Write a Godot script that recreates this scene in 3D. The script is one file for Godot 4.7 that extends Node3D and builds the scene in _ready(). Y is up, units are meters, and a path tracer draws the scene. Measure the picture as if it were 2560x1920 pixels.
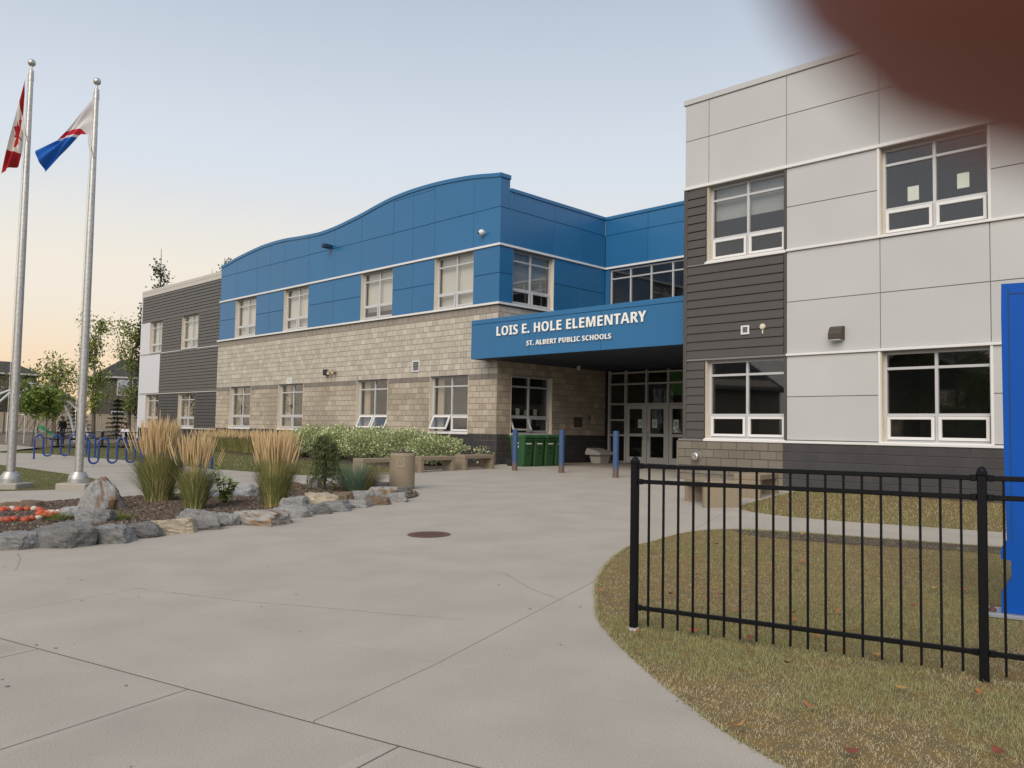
extends Node3D

const SLOPE := 0.021
var rng := RandomNumberGenerator.new()
var used := {}
var M := {}
var shared := {}

# ---------------------------------------------------------------- mesh building
class MB:
	var v := PackedVector3Array()
	var n := PackedVector3Array()
	var u := PackedVector2Array()
	var c := PackedColorArray()
	var col := Color.WHITE
	var tinted := false
	var mapped := false

	func put(p: Vector3, nn: Vector3, uv := Vector2.ZERO) -> void:
		v.append(p); n.append(nn); u.append(uv); c.append(col)

	func tri(a: Vector3, b: Vector3, d: Vector3) -> void:
		var nn := (b - a).cross(d - a).normalized()
		put(a, nn); put(d, nn); put(b, nn)

	func tri_n(a: Vector3, b: Vector3, d: Vector3, na: Vector3, nb: Vector3, nd: Vector3) -> void:
		put(a, na); put(d, nd); put(b, nb)

	func quad(a: Vector3, b: Vector3, d: Vector3, e: Vector3) -> void:
		tri(a, b, d); tri(a, d, e)

	func quad_uv(a: Vector3, b: Vector3, d: Vector3, e: Vector3) -> void:
		var nn := (b - a).cross(d - a).normalized()
		put(a, nn, Vector2(0, 1)); put(d, nn, Vector2(1, 0)); put(b, nn, Vector2(1, 1))
		put(a, nn, Vector2(0, 1)); put(e, nn, Vector2(0, 0)); put(d, nn, Vector2(1, 0))

	func out_face(pts: Array, from: Vector3) -> void:
		var a: Vector3 = pts[0]
		var b: Vector3 = pts[1]
		var d: Vector3 = pts[2]
		var mid := Vector3.ZERO
		for p in pts: mid += p
		mid /= pts.size()
		var flip := (b - a).cross(d - a).dot(mid - from) < 0.0
		for i in range(1, pts.size() - 1):
			if flip: tri(a, pts[i + 1], pts[i])
			else: tri(a, pts[i], pts[i + 1])

	func box(ctr: Vector3, s: Vector3, bev := 0.0, bas := Basis.IDENTITY) -> void:
		var h := s * 0.5
		if bev <= 0.0:
			var p := []
			for i in 8:
				p.append(ctr + bas * Vector3(h.x if i & 1 else -h.x, h.y if i & 2 else -h.y, h.z if i & 4 else -h.z))
			quad(p[4], p[5], p[7], p[6]); quad(p[1], p[0], p[2], p[3])
			quad(p[5], p[1], p[3], p[7]); quad(p[0], p[4], p[6], p[2])
			quad(p[6], p[7], p[3], p[2]); quad(p[0], p[1], p[5], p[4])
			return
		var b := minf(bev, minf(h.x, minf(h.y, h.z)) * 0.8)
		var q := {}
		for sx in [-1, 1]:
			for sy in [-1, 1]:
				for sz in [-1, 1]:
					var k := Vector3(sx, sy, sz)
					q[[0, sx, sy, sz]] = ctr + bas * (k * Vector3(h.x, h.y - b, h.z - b))
					q[[1, sx, sy, sz]] = ctr + bas * (k * Vector3(h.x - b, h.y, h.z - b))
					q[[2, sx, sy, sz]] = ctr + bas * (k * Vector3(h.x - b, h.y - b, h.z))
		for s1 in [-1, 1]:
			out_face([q[[0, s1, -1, -1]], q[[0, s1, 1, -1]], q[[0, s1, 1, 1]], q[[0, s1, -1, 1]]], ctr)
			out_face([q[[1, -1, s1, -1]], q[[1, 1, s1, -1]], q[[1, 1, s1, 1]], q[[1, -1, s1, 1]]], ctr)
			out_face([q[[2, -1, -1, s1]], q[[2, 1, -1, s1]], q[[2, 1, 1, s1]], q[[2, -1, 1, s1]]], ctr)
			for s2 in [-1, 1]:
				out_face([q[[0, s1, s2, -1]], q[[0, s1, s2, 1]], q[[1, s1, s2, 1]], q[[1, s1, s2, -1]]], ctr)
				out_face([q[[0, s1, -1, s2]], q[[0, s1, 1, s2]], q[[2, s1, 1, s2]], q[[2, s1, -1, s2]]], ctr)
				out_face([q[[1, -1, s1, s2]], q[[1, 1, s1, s2]], q[[2, 1, s1, s2]], q[[2, -1, s1, s2]]], ctr)
				for s3 in [-1, 1]:
					out_face([q[[0, s1, s2, s3]], q[[1, s1, s2, s3]], q[[2, s1, s2, s3]]], ctr)

	# span given by its corners
	func span(a: Vector3, b: Vector3, bev := 0.0) -> void:
		box((a + b) * 0.5, (b - a).abs(), bev)

	# glazing: sheets of glass close behind each other
	func glazing(x0: float, y0: float, x1: float, y1: float, z: float) -> void:
		for k in 3:
			var d := z - 0.011 * k
			quad(Vector3(x0, y0, d), Vector3(x1, y0, d), Vector3(x1, y1, d), Vector3(x0, y1, d))

	func tube(path: Array, radii: Array, sides := 8, caps := true) -> void:
		var rings := []
		var dirs := []
		var up := Vector3.UP
		for i in path.size():
			var t: Vector3 = (path[mini(i + 1, path.size() - 1)] - path[maxi(i - 1, 0)]).normalized()
			if i == 0 and absf(t.dot(up)) > 0.95: up = Vector3.RIGHT
			var x := (up - t * up.dot(t)).normalized()
			up = x
			var y := t.cross(x)
			var r: float = radii[mini(i, radii.size() - 1)]
			var ring := []
			var dd := []
			for k in sides:
				var a := TAU * k / sides
				var d := x * cos(a) + y * sin(a)
				dd.append(d); ring.append(path[i] + d * r)
			rings.append(ring); dirs.append(dd)
		for i in path.size() - 1:
			for k in sides:
				var k2 := (k + 1) % sides
				tri_n(rings[i][k], rings[i][k2], rings[i + 1][k2], dirs[i][k], dirs[i][k2], dirs[i + 1][k2])
				tri_n(rings[i][k], rings[i + 1][k2], rings[i + 1][k], dirs[i][k], dirs[i + 1][k2], dirs[i + 1][k])
		if caps:
			for k in range(1, sides - 1):
				tri(rings[0][0], rings[0][k + 1], rings[0][k])
				var e := path.size() - 1
				tri(rings[e][0], rings[e][k], rings[e][k + 1])

	# profile: Vector2(radius, y) from bottom to top
	func lathe(profile: Array, sides := 16, ctr := Vector3.ZERO) -> void:
		for i in profile.size() - 1:
			var a: Vector2 = profile[i]
			var b: Vector2 = profile[i + 1]
			var sl := (b - a).normalized()
			for k in sides:
				var t0 := TAU * k / sides
				var t1 := TAU * (k + 1) / sides
				var d0 := Vector3(cos(t0), 0, -sin(t0))
				var d1 := Vector3(cos(t1), 0, -sin(t1))
				var n0 := (d0 * sl.y - Vector3.UP * sl.x).normalized()
				var n1 := (d1 * sl.y - Vector3.UP * sl.x).normalized()
				var p0 := ctr + d0 * a.x + Vector3.UP * a.y
				var p1 := ctr + d1 * a.x + Vector3.UP * a.y
				var q0 := ctr + d0 * b.x + Vector3.UP * b.y
				var q1 := ctr + d1 * b.x + Vector3.UP * b.y
				if a.x > 0.0: tri_n(p0, p1, q1, n0, n1, n1)
				if b.x > 0.0: tri_n(p0, q1, q0, n0, n1, n0)

	# flat outline in x,y given a thickness in z (front at z1)
	func prism(poly: PackedVector2Array, z0: float, z1: float) -> void:
		var pp := poly
		if Geometry2D.is_polygon_clockwise(pp):
			pp = poly.duplicate(); pp.reverse()
		var idx := Geometry2D.triangulate_polygon(pp)
		for i in range(0, idx.size(), 3):
			var a := pp[idx[i]]
			var b := pp[idx[i + 1]]
			var d := pp[idx[i + 2]]
			if (b - a).cross(d - a) < 0:
				var t := b
				b = d; d = t
			tri(Vector3(a.x, a.y, z1), Vector3(b.x, b.y, z1), Vector3(d.x, d.y, z1))
			tri(Vector3(a.x, a.y, z0), Vector3(d.x, d.y, z0), Vector3(b.x, b.y, z0))
		for i in pp.size():
			var a := pp[i]
			var b := pp[(i + 1) % pp.size()]
			quad(Vector3(a.x, a.y, z0), Vector3(b.x, b.y, z0), Vector3(b.x, b.y, z1), Vector3(a.x, a.y, z1))

	func ball(ctr: Vector3, r: Vector3, rows := 6, sides := 10) -> void:
		for i in rows:
			for k in sides:
				var q := []
				for e in [[0, 0], [0, 1], [1, 1], [1, 0]]:
					var th: float = -PI / 2 + PI * (i + e[0]) / rows
					var ph: float = TAU * (k + e[1]) / sides
					q.append(Vector3(cos(th) * cos(ph), sin(th), -cos(th) * sin(ph)))
				tri_n(ctr + q[0] * r, ctr + q[1] * r, ctr + q[2] * r, q[0], q[1], q[2])
				tri_n(ctr + q[0] * r, ctr + q[2] * r, ctr + q[3] * r, q[0], q[2], q[3])

	func mesh() -> ArrayMesh:
		var m := ArrayMesh.new()
		if v.is_empty(): return m
		var a := []
		a.resize(Mesh.ARRAY_MAX)
		a[Mesh.ARRAY_VERTEX] = v
		a[Mesh.ARRAY_NORMAL] = n
		if mapped: a[Mesh.ARRAY_TEX_UV] = u
		if tinted: a[Mesh.ARRAY_COLOR] = c
		m.add_surface_from_arrays(Mesh.PRIMITIVE_TRIANGLES, a)
		return m

func numbered(called: String) -> String:
	var k: int = used.get(called, -1) + 1
	used[called] = k
	return called if k == 0 else "%s_%03d" % [called, k]

func tag(o: Node, label: String, category: String, group := "", kind := "") -> Node:
	if label: o.set_meta("label", label)
	if category: o.set_meta("category", category)
	if group: o.set_meta("group", group)
	if kind: o.set_meta("kind", kind)
	return o

func thing(called: String, label: String, category: String, at := Vector3.ZERO, turn := 0.0, group := "") -> Node3D:
	var o := Node3D.new()
	o.name = numbered(called)
	add_child(o)
	o.position = at
	o.rotation.y = turn
	tag(o, label, category, group)
	return o

func obj(called: String, mb: Variant, mat: Material, parent: Node = null, xf := Transform3D.IDENTITY) -> MeshInstance3D:
	var o := MeshInstance3D.new()
	o.mesh = mb.mesh() if mb is MB else mb
	o.material_override = mat
	o.transform = xf
	if parent == null:
		o.name = numbered(called)
		add_child(o)
	else:
		o.name = called
		parent.add_child(o, true)
	return o

func struct(called: String, mb: Variant, mat: Material) -> MeshInstance3D:
	var o := obj(called, mb, mat)
	o.set_meta("kind", "structure")
	return o

func many(called: String, mesh: Mesh, mat: Material, buf: PackedFloat32Array, parent: Node = null, colored := true) -> MultiMeshInstance3D:
	var mm := MultiMesh.new()
	mm.transform_format = MultiMesh.TRANSFORM_3D
	mm.use_colors = colored
	mm.mesh = mesh
	mm.instance_count = buf.size() / (16 if colored else 12)
	mm.buffer = buf
	var o := MultiMeshInstance3D.new()
	o.multimesh = mm
	o.material_override = mat
	if parent == null:
		o.name = numbered(called)
		add_child(o)
	else:
		o.name = called
		parent.add_child(o, true)
	return o

func push(buf: PackedFloat32Array, b: Basis, p: Vector3, c: Color) -> void:
	buf.append_array(PackedFloat32Array([b.x.x, b.y.x, b.z.x, p.x, b.x.y, b.y.y, b.z.y, p.y, b.x.z, b.y.z, b.z.z, p.z, c.r, c.g, c.b, 1.0]))

# ---------------------------------------------------------------- materials
func noise_tex(sd: int, freq: float, lo: float, hi: float, oct := 4, size := 512, kind := FastNoiseLite.TYPE_SIMPLEX_SMOOTH, tint := Color.WHITE, mid := -1.0) -> NoiseTexture2D:
	var nz := FastNoiseLite.new()
	nz.seed = sd; nz.frequency = freq; nz.noise_type = kind; nz.fractal_octaves = oct
	var g := Gradient.new()
	g.set_color(0, Color(lo, lo, lo)); g.set_color(1, Color(hi, hi, hi) * tint)
	if mid >= 0.0: g.add_point(0.5, Color(mid, mid, mid))
	var t := NoiseTexture2D.new()
	t.width = size; t.height = size; t.seamless = true; t.noise = nz; t.color_ramp = g
	return t

func noise_normal(sd: int, freq: float, bump: float, size := 512, oct := 4) -> NoiseTexture2D:
	var nz := FastNoiseLite.new()
	nz.seed = sd; nz.frequency = freq; nz.fractal_octaves = oct
	var t := NoiseTexture2D.new()
	t.width = size; t.height = size; t.seamless = true; t.as_normal_map = true; t.bump_strength = bump; t.noise = nz
	return t

# base colours are given as linear, real-world values
func mat(r: float, g: float, b: float, rough := 0.8, opt := {}) -> StandardMaterial3D:
	var m := StandardMaterial3D.new()
	m.albedo_color = Color(r, g, b).linear_to_srgb()
	m.roughness = rough
	m.metallic_specular = opt.get("spec", 0.5)
	m.metallic = opt.get("metal", 0.0)
	if opt.get("tint", false): m.vertex_color_use_as_albedo = true
	if opt.has("tex"):
		m.albedo_texture = opt.tex
		if not opt.has("uv"):
			m.uv1_triplanar = true; m.uv1_world_triplanar = true
			m.uv1_scale = Vector3.ONE * opt.get("scale", 1.0)
	if opt.has("big"):
		m.detail_enabled = true
		m.detail_albedo = opt.big
		m.detail_blend_mode = BaseMaterial3D.BLEND_MODE_MUL
		m.detail_uv_layer = BaseMaterial3D.DETAIL_UV_2
		m.uv2_triplanar = true; m.uv2_world_triplanar = true
		m.uv2_scale = Vector3.ONE * opt.get("bigscale", 0.2)
	if opt.has("nrm"):
		m.normal_enabled = true
		m.normal_texture = opt.nrm
		m.normal_scale = opt.get("nscale", 1.0)
		if not opt.has("uv"):
			m.uv1_triplanar = true; m.uv1_world_triplanar = true
			m.uv1_scale = Vector3.ONE * opt.get("scale", 1.0)
	if opt.has("coat"):
		m.clearcoat_enabled = true; m.clearcoat = opt.coat; m.clearcoat_roughness = 0.15
	if opt.has("back"):
		m.backlight_enabled = true; m.backlight = opt.back
	m.cull_mode = BaseMaterial3D.CULL_DISABLED
	return m

func glass() -> StandardMaterial3D:
	var m := StandardMaterial3D.new()
	m.albedo_color = Color(0.10, 0.12, 0.12, 0.05)
	m.transparency = BaseMaterial3D.TRANSPARENCY_ALPHA
	m.roughness = 0.02
	m.metallic_specular = 1.0
	m.cull_mode = BaseMaterial3D.CULL_DISABLED
	return m

func make_materials() -> void:
	var fine := noise_tex(3, 0.16, 0.86, 1.0, 6)
	var speck := noise_tex(9, 0.22, 0.84, 1.0, 4)
	var blotch := noise_tex(5, 0.011, 0.925, 1.0, 7, 512, FastNoiseLite.TYPE_SIMPLEX_SMOOTH, Color(1.0, 0.995, 0.985))
	var dirt := noise_tex(15, 0.008, 0.972, 1.0, 4)
	var grit := noise_normal(21, 0.25, 2.5)
	var aggregate := noise_tex(31, 0.09, 0.52, 1.0, 2, 512, FastNoiseLite.TYPE_CELLULAR, Color(1.0, 0.95, 0.87))
	var agg_n := noise_normal(32, 0.09, 8.0, 512, 2)
	M.blue = mat(0.019, 0.143, 0.325, 0.36, {"tex": dirt, "scale": 0.15, "coat": 0.08})
	M.blue_b = mat(0.0205, 0.148, 0.333, 0.40, {"tex": dirt, "scale": 0.15, "coat": 0.08})
	M.blue_c = mat(0.018, 0.138, 0.316, 0.34, {"tex": dirt, "scale": 0.15, "coat": 0.08})
	M.grey_panel_b = mat(0.532, 0.532, 0.528, 0.45, {"tex": dirt, "scale": 0.12})
	M.grey_panel_c = mat(0.508, 0.511, 0.510, 0.5, {"tex": dirt, "scale": 0.12})
	M.blue_joint = mat(0.012, 0.04, 0.08, 0.7)
	M.grey_panel = mat(0.52, 0.522, 0.52, 0.45, {"tex": dirt, "scale": 0.12})
	M.grey_joint = mat(0.22, 0.215, 0.21, 0.8)
	M.pale_panel = mat(0.62, 0.62, 0.66, 0.5)
	M.siding = mat(0.100, 0.092, 0.085, 0.5, {"tex": dirt, "scale": 0.3})
	M.siding_dark = mat(0.062, 0.058, 0.058, 0.5, {"tex": dirt, "scale": 0.3})
	M.siding_wing = mat(0.076, 0.069, 0.065, 0.5, {"tex": dirt, "scale": 0.3})
	M.cap_pale = mat(0.52, 0.49, 0.45, 0.5)
	M.white = mat(0.74, 0.73, 0.72, 0.45)
	M.trim_grey = mat(0.20, 0.19, 0.185, 0.5)
	M.frame = mat(0.56, 0.56, 0.57, 0.42, {"metal": 0.2})
	M.frame_door = mat(0.55, 0.53, 0.50, 0.5, {"metal": 0.1})
	M.jamb = mat(0.70, 0.62, 0.50, 0.6)
	M.glass = glass()
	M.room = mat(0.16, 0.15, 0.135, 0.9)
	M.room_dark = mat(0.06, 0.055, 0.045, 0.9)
	M.blind = mat(0.66, 0.64, 0.57, 0.9)
	M.blind_dim = mat(0.36, 0.38, 0.37, 0.9)
	M.curtain = mat(0.45, 0.38, 0.28, 0.9)
	M.cmu = mat(1, 1, 1, 0.95, {"tint": true, "tex": speck, "scale": 1.7, "big": blotch, "bigscale": 0.35, "nrm": grit, "nscale": 0.5, "spec": 0.2})
	M.mortar = mat(0.20, 0.175, 0.145, 0.95)
	M.mortar_dark = mat(0.085, 0.08, 0.078, 0.95)
	M.concrete = mat(0.52, 0.472, 0.412, 0.9, {"tint": true, "tex": fine, "scale": 0.9, "big": blotch, "bigscale": 0.16, "nrm": grit, "nscale": 0.35, "spec": 0.25})
	M.joint = mat(0.085, 0.075, 0.064, 0.95)
	M.precast = mat(0.60, 0.525, 0.43, 0.95, {"tex": aggregate, "scale": 2.6, "nrm": agg_n, "nscale": 0.8, "spec": 0.2})
	M.precast_plain = mat(0.42, 0.385, 0.33, 0.9, {"tex": fine, "scale": 1.5})
	M.steel = mat(0.62, 0.60, 0.57, 0.42, {"metal": 0.75, "tex": noise_tex(41, 0.03, 0.82, 1.0, 3, 256), "scale": 1.0})
	M.steel_white = mat(0.5, 0.52, 0.54, 0.5, {"metal": 0.2})
	M.rack = mat(0.012, 0.05, 0.24, 0.35, {"coat": 0.3})
	M.bollard = mat(1, 1, 1, 0.5, {"tint": true, "tex": speck, "scale": 2.0})
	M.black = mat(0.0045, 0.005, 0.0065, 0.5, {"tex": speck, "scale": 3.0, "spec": 0.3})
	M.dark = mat(0.02, 0.02, 0.022, 0.6)
	M.sign_blue = mat(0.002, 0.082, 0.42, 0.55, {"tex": dirt, "scale": 0.3, "spec": 0.3})
	M.galv = mat(0.33, 0.36, 0.41, 0.5, {"metal": 0.4})
	M.bin = mat(0.022, 0.085, 0.026, 0.5, {"tex": dirt, "scale": 1.0})
	M.saltbin = mat(0.55, 0.53, 0.49, 0.7, {"tex": fine, "scale": 1.2})
	M.label = mat(0.7, 0.72, 0.68, 0.7)
	M.iron = mat(0.14, 0.075, 0.055, 0.75, {"tex": speck, "scale": 3.0})
	M.soil = mat(0.13, 0.105, 0.085, 0.95, {"tex": speck, "scale": 1.5, "big": blotch, "bigscale": 0.5, "spec": 0.1})
	M.mulch = mat(1, 1, 1, 0.95, {"tint": true, "spec": 0.1})
	M.rock = mat(1, 1, 1, 0.9, {"tint": true, "tex": noise_tex(51, 0.03, 0.70, 1.0, 6), "scale": 1.8, "nrm": noise_normal(52, 0.05, 6.0), "nscale": 0.4, "spec": 0.25})
	M.painted = mat(1, 1, 1, 0.55, {"tint": true, "tex": fine, "scale": 4.0})
	M.turf = mat(0.29, 0.245, 0.15, 0.95, {"tex": noise_tex(61, 0.03, 0.80, 1.0, 5, 512, FastNoiseLite.TYPE_SIMPLEX_SMOOTH, Color(1.0, 0.9, 0.72)), "scale": 0.35, "big": speck, "bigscale": 2.0, "spec": 0.1})
	M.turf_far = mat(0.175, 0.17, 0.072, 0.95, {"tex": noise_tex(62, 0.03, 0.82, 1.0, 5), "scale": 0.35, "big": speck, "bigscale": 2.0, "spec": 0.1})
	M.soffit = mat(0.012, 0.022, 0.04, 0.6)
	M.hairline = mat(0.19, 0.165, 0.14, 0.95)
	M.gum = mat(0.17, 0.155, 0.14, 0.9)
	M.sand = mat(0.22, 0.185, 0.145, 0.95, {"tex": fine, "scale": 0.3, "spec": 0.1})
	M.blade = mat(1, 1, 1, 0.7, {"tint": true, "back": Color(0.3, 0.3, 0.2), "spec": 0.2})
	M.leaf = mat(1, 1, 1, 0.55, {"tint": true, "back": Color(0.35, 0.4, 0.2), "spec": 0.3})
	M.fallen = mat(0.42, 0.13, 0.035, 0.7, {"tex": fine, "scale": 5.0})
	M.fallen_b = mat(0.55, 0.27, 0.07, 0.7, {"tex": fine, "scale": 5.0})
	M.fallen_c = mat(0.22, 0.06, 0.03, 0.7, {"tex": fine, "scale": 5.0})
	M.bark = mat(0.17, 0.135, 0.105, 0.9, {"tex": speck, "scale": 2.0})
	M.bark_dark = mat(0.075, 0.06, 0.05, 0.9)
	M.wood = mat(0.40, 0.335, 0.255, 0.9, {"tex": fine, "scale": 0.8})
	M.roof = mat(0.06, 0.055, 0.052, 0.9, {"tex": speck, "scale": 0.6})
	M.house_dark = mat(0.085, 0.072, 0.062, 0.8)
	M.house_tan = mat(0.36, 0.30, 0.23, 0.8)
	M.skin = mat(0.31, 0.112, 0.10, 0.5, {"spec": 0.35})
	M.cloth = mat(1, 1, 1, 0.9, {"tint": true})
	M.letter = mat(0.86, 0.84, 0.79, 0.5)
	M.paper = mat(0.72, 0.76, 0.66, 0.85)
	M.paper_teal = mat(0.30, 0.50, 0.46, 0.85)
	M.green_poster = mat(0.10, 0.34, 0.06, 0.8)
	M.slide = mat(0.02, 0.24, 0.10, 0.4)

func gy(z: float) -> float:
	return -SLOPE * clampf(z - 0.5, 0.0, 40.0)

func on(x: float, z: float, up := 0.0) -> Vector3:
	return Vector3(x, gy(z) + up, z)

func _ready() -> void:
	rng.seed = 20240917
	# camera
	var cam := Camera3D.new()
	cam.name = "camera"
	cam.transform = Transform3D(Basis(Vector3(0.7081, 0.0180, -0.7059), Vector3(0.0268, 0.9983, 0.0524), Vector3(0.7056, -0.0560, 0.7064)).orthonormalized(), Vector3(19.302, 1.10, 18.64))
	var lens := CameraAttributesPhysical.new()   # a small phone lens: the near thing blurs, the place stays sharp
	lens.frustum_focal_length = 25.9
	lens.exposure_aperture = 11.3
	lens.frustum_focus_distance = 16.0
	lens.frustum_near = 0.004
	lens.frustum_far = 900.0
	cam.attributes = lens
	cam.fov = 49.73
	cam.near = 0.004
	cam.far = 900.0
	add_child(cam)
	# sky and light
	var env := Environment.new()
	env.background_mode = Environment.BG_SKY
	var sky := Sky.new()
	var pan := PanoramaSkyMaterial.new()
	pan.panorama = dusk_sky()
	sky.sky_material = pan
	env.sky = sky
	env.tonemap_mode = Environment.TONE_MAPPER_LINEAR
	env.tonemap_exposure = 1.75
	env.sdfgi_enabled = true
	env.ssao_enabled = true
	env.ssil_enabled = true
	var we := WorldEnvironment.new()
	we.name = "environment"
	we.environment = env
	add_child(we)
	var sun := DirectionalLight3D.new()
	sun.name = "evening_light"
	sun.light_color = Color(1.0, 0.95, 0.88)
	sun.light_energy = 0.5
	sun.light_angular_distance = 50.0
	sun.shadow_enabled = true
	add_child(sun)
	sun.look_at_from_position(Vector3(0.35, 0.72, 0.85), Vector3.ZERO)
	make_materials()
	ground()
	school()
	fixtures()
	yard()
	plants()
	distance()
	hand()

func dusk_sky() -> ImageTexture:
	var w := 512
	var h := 256
	var im := Image.create(w, h, false, Image.FORMAT_RGBF)
	var top := Color(0.19, 0.235, 0.32)
	var upper := Color(0.238, 0.282, 0.352)
	var middle := Color(0.395, 0.43, 0.475)
	var low := Color(0.51, 0.475, 0.415)
	var warm := Color(0.57, 0.385, 0.205)
	var cool := Color(0.43, 0.435, 0.46)
	for y in h:
		var el := 90.0 - (y + 0.5) / h * 180.0
		for x in w:
			var az := ((x + 0.5) / w) * TAU          # 0 at -z, a quarter turn at +x
			var dx := sin(az)
			var dz := -cos(az)
			var toward := (dx * -0.98 + dz * -0.18)     # sunset
			var g := clampf(0.5 + 0.5 * toward, 0.0, 1.0)
			g = g * g
			var lowc := cool.lerp(low, clampf(g * 1.25, 0.0, 1.0))
			var hor := lowc.lerp(warm, pow(g, 3.0) * 0.9)
			var e := maxf(el, 0.0)
			var c: Color
			if e < 9.0: c = hor.lerp(lowc, smoothstep(0.0, 9.0, e))
			elif e < 18.0: c = lowc.lerp(middle, smoothstep(9.0, 18.0, e))
			elif e < 32.0: c = middle.lerp(upper, (e - 18.0) / 14.0)
			else: c = upper.lerp(top, clampf((e - 32.0) / 40.0, 0.0, 1.0))
			if el < 0.0: c = Color(0.17, 0.155, 0.135)
			im.set_pixel(x, y, c)
	return ImageTexture.create_from_image(im)

# ---------------------------------------------------------------- the ground
func flat_sheet(mb: MB, poly: PackedVector2Array, up: float, thick := 0.0) -> void:
	var near := false
	var far := false
	for p in poly:
		if p.y > 0.5001: near = true
		if p.y < 0.4999: far = true
	if near and far and thick == 0.0:   # the ground bends where the slope begins
		for s in [1.0, -1.0]:
			for q in Geometry2D.intersect_polygons(poly, half_plane(Vector2(0, 0.5), Vector2(1, 0), s, 0.0)): flat_sheet(mb, q, up)
		return
	var pp := poly.duplicate()
	if Geometry2D.is_polygon_clockwise(pp): pp.reverse()
	var idx := Geometry2D.triangulate_polygon(pp)
	for i in range(0, idx.size(), 3):
		var a := pp[idx[i]]
		var b := pp[idx[i + 1]]
		var d := pp[idx[i + 2]]
		if (b - a).cross(d - a) < 0:
			var t := b
			b = d; d = t
		mb.tri(on(a.x, a.y, up), on(d.x, d.y, up), on(b.x, b.y, up))
	if thick > 0.0:
		for i in pp.size():
			var a := pp[i]
			var b := pp[(i + 1) % pp.size()]
			mb.quad(on(b.x, b.y, up - thick), on(a.x, a.y, up - thick), on(a.x, a.y, up), on(b.x, b.y, up))

func half_plane(p: Vector2, dir: Vector2, side: float, gap: float) -> PackedVector2Array:
	var d := dir.normalized()
	var nrm := Vector2(-d.y, d.x) * side
	var a := p - d * 300.0 + nrm * gap
	var b := p + d * 300.0 + nrm * gap
	return PackedVector2Array([a, b, b + nrm * 300.0, a + nrm * 300.0])

func split(pieces: Array, p: Vector2, dir: Vector2, gap := 0.004) -> Array:
	var out := []
	for q in pieces:
		for s in [1.0, -1.0]:
			for r in Geometry2D.intersect_polygons(q, half_plane(p, dir, s, gap)):
				if r.size() >= 3: out.append(r)
	return out

var LAWN := PackedVector2Array()
var STRIP := PackedVector2Array()
var POLE_LAWN := PackedVector2Array()
var BED := PackedVector2Array()

func smooth_line(pts: Array, per := 4) -> PackedVector2Array:
	var cv := Curve2D.new()
	for i in pts.size():
		var a: Vector2 = pts[maxi(i - 1, 0)]
		var b: Vector2 = pts[mini(i + 1, pts.size() - 1)]
		var t := (b - a) / 6.0
		cv.add_point(pts[i], -t, t)
	var out := PackedVector2Array()
	for i in pts.size() - 1:
		for k in per:
			out.append(cv.sample(i, float(k) / per))
	out.append(pts[-1])
	return out

func street_line(x: float) -> float:
	return 17.05 - 0.235 * (x - 12.9)

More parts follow.
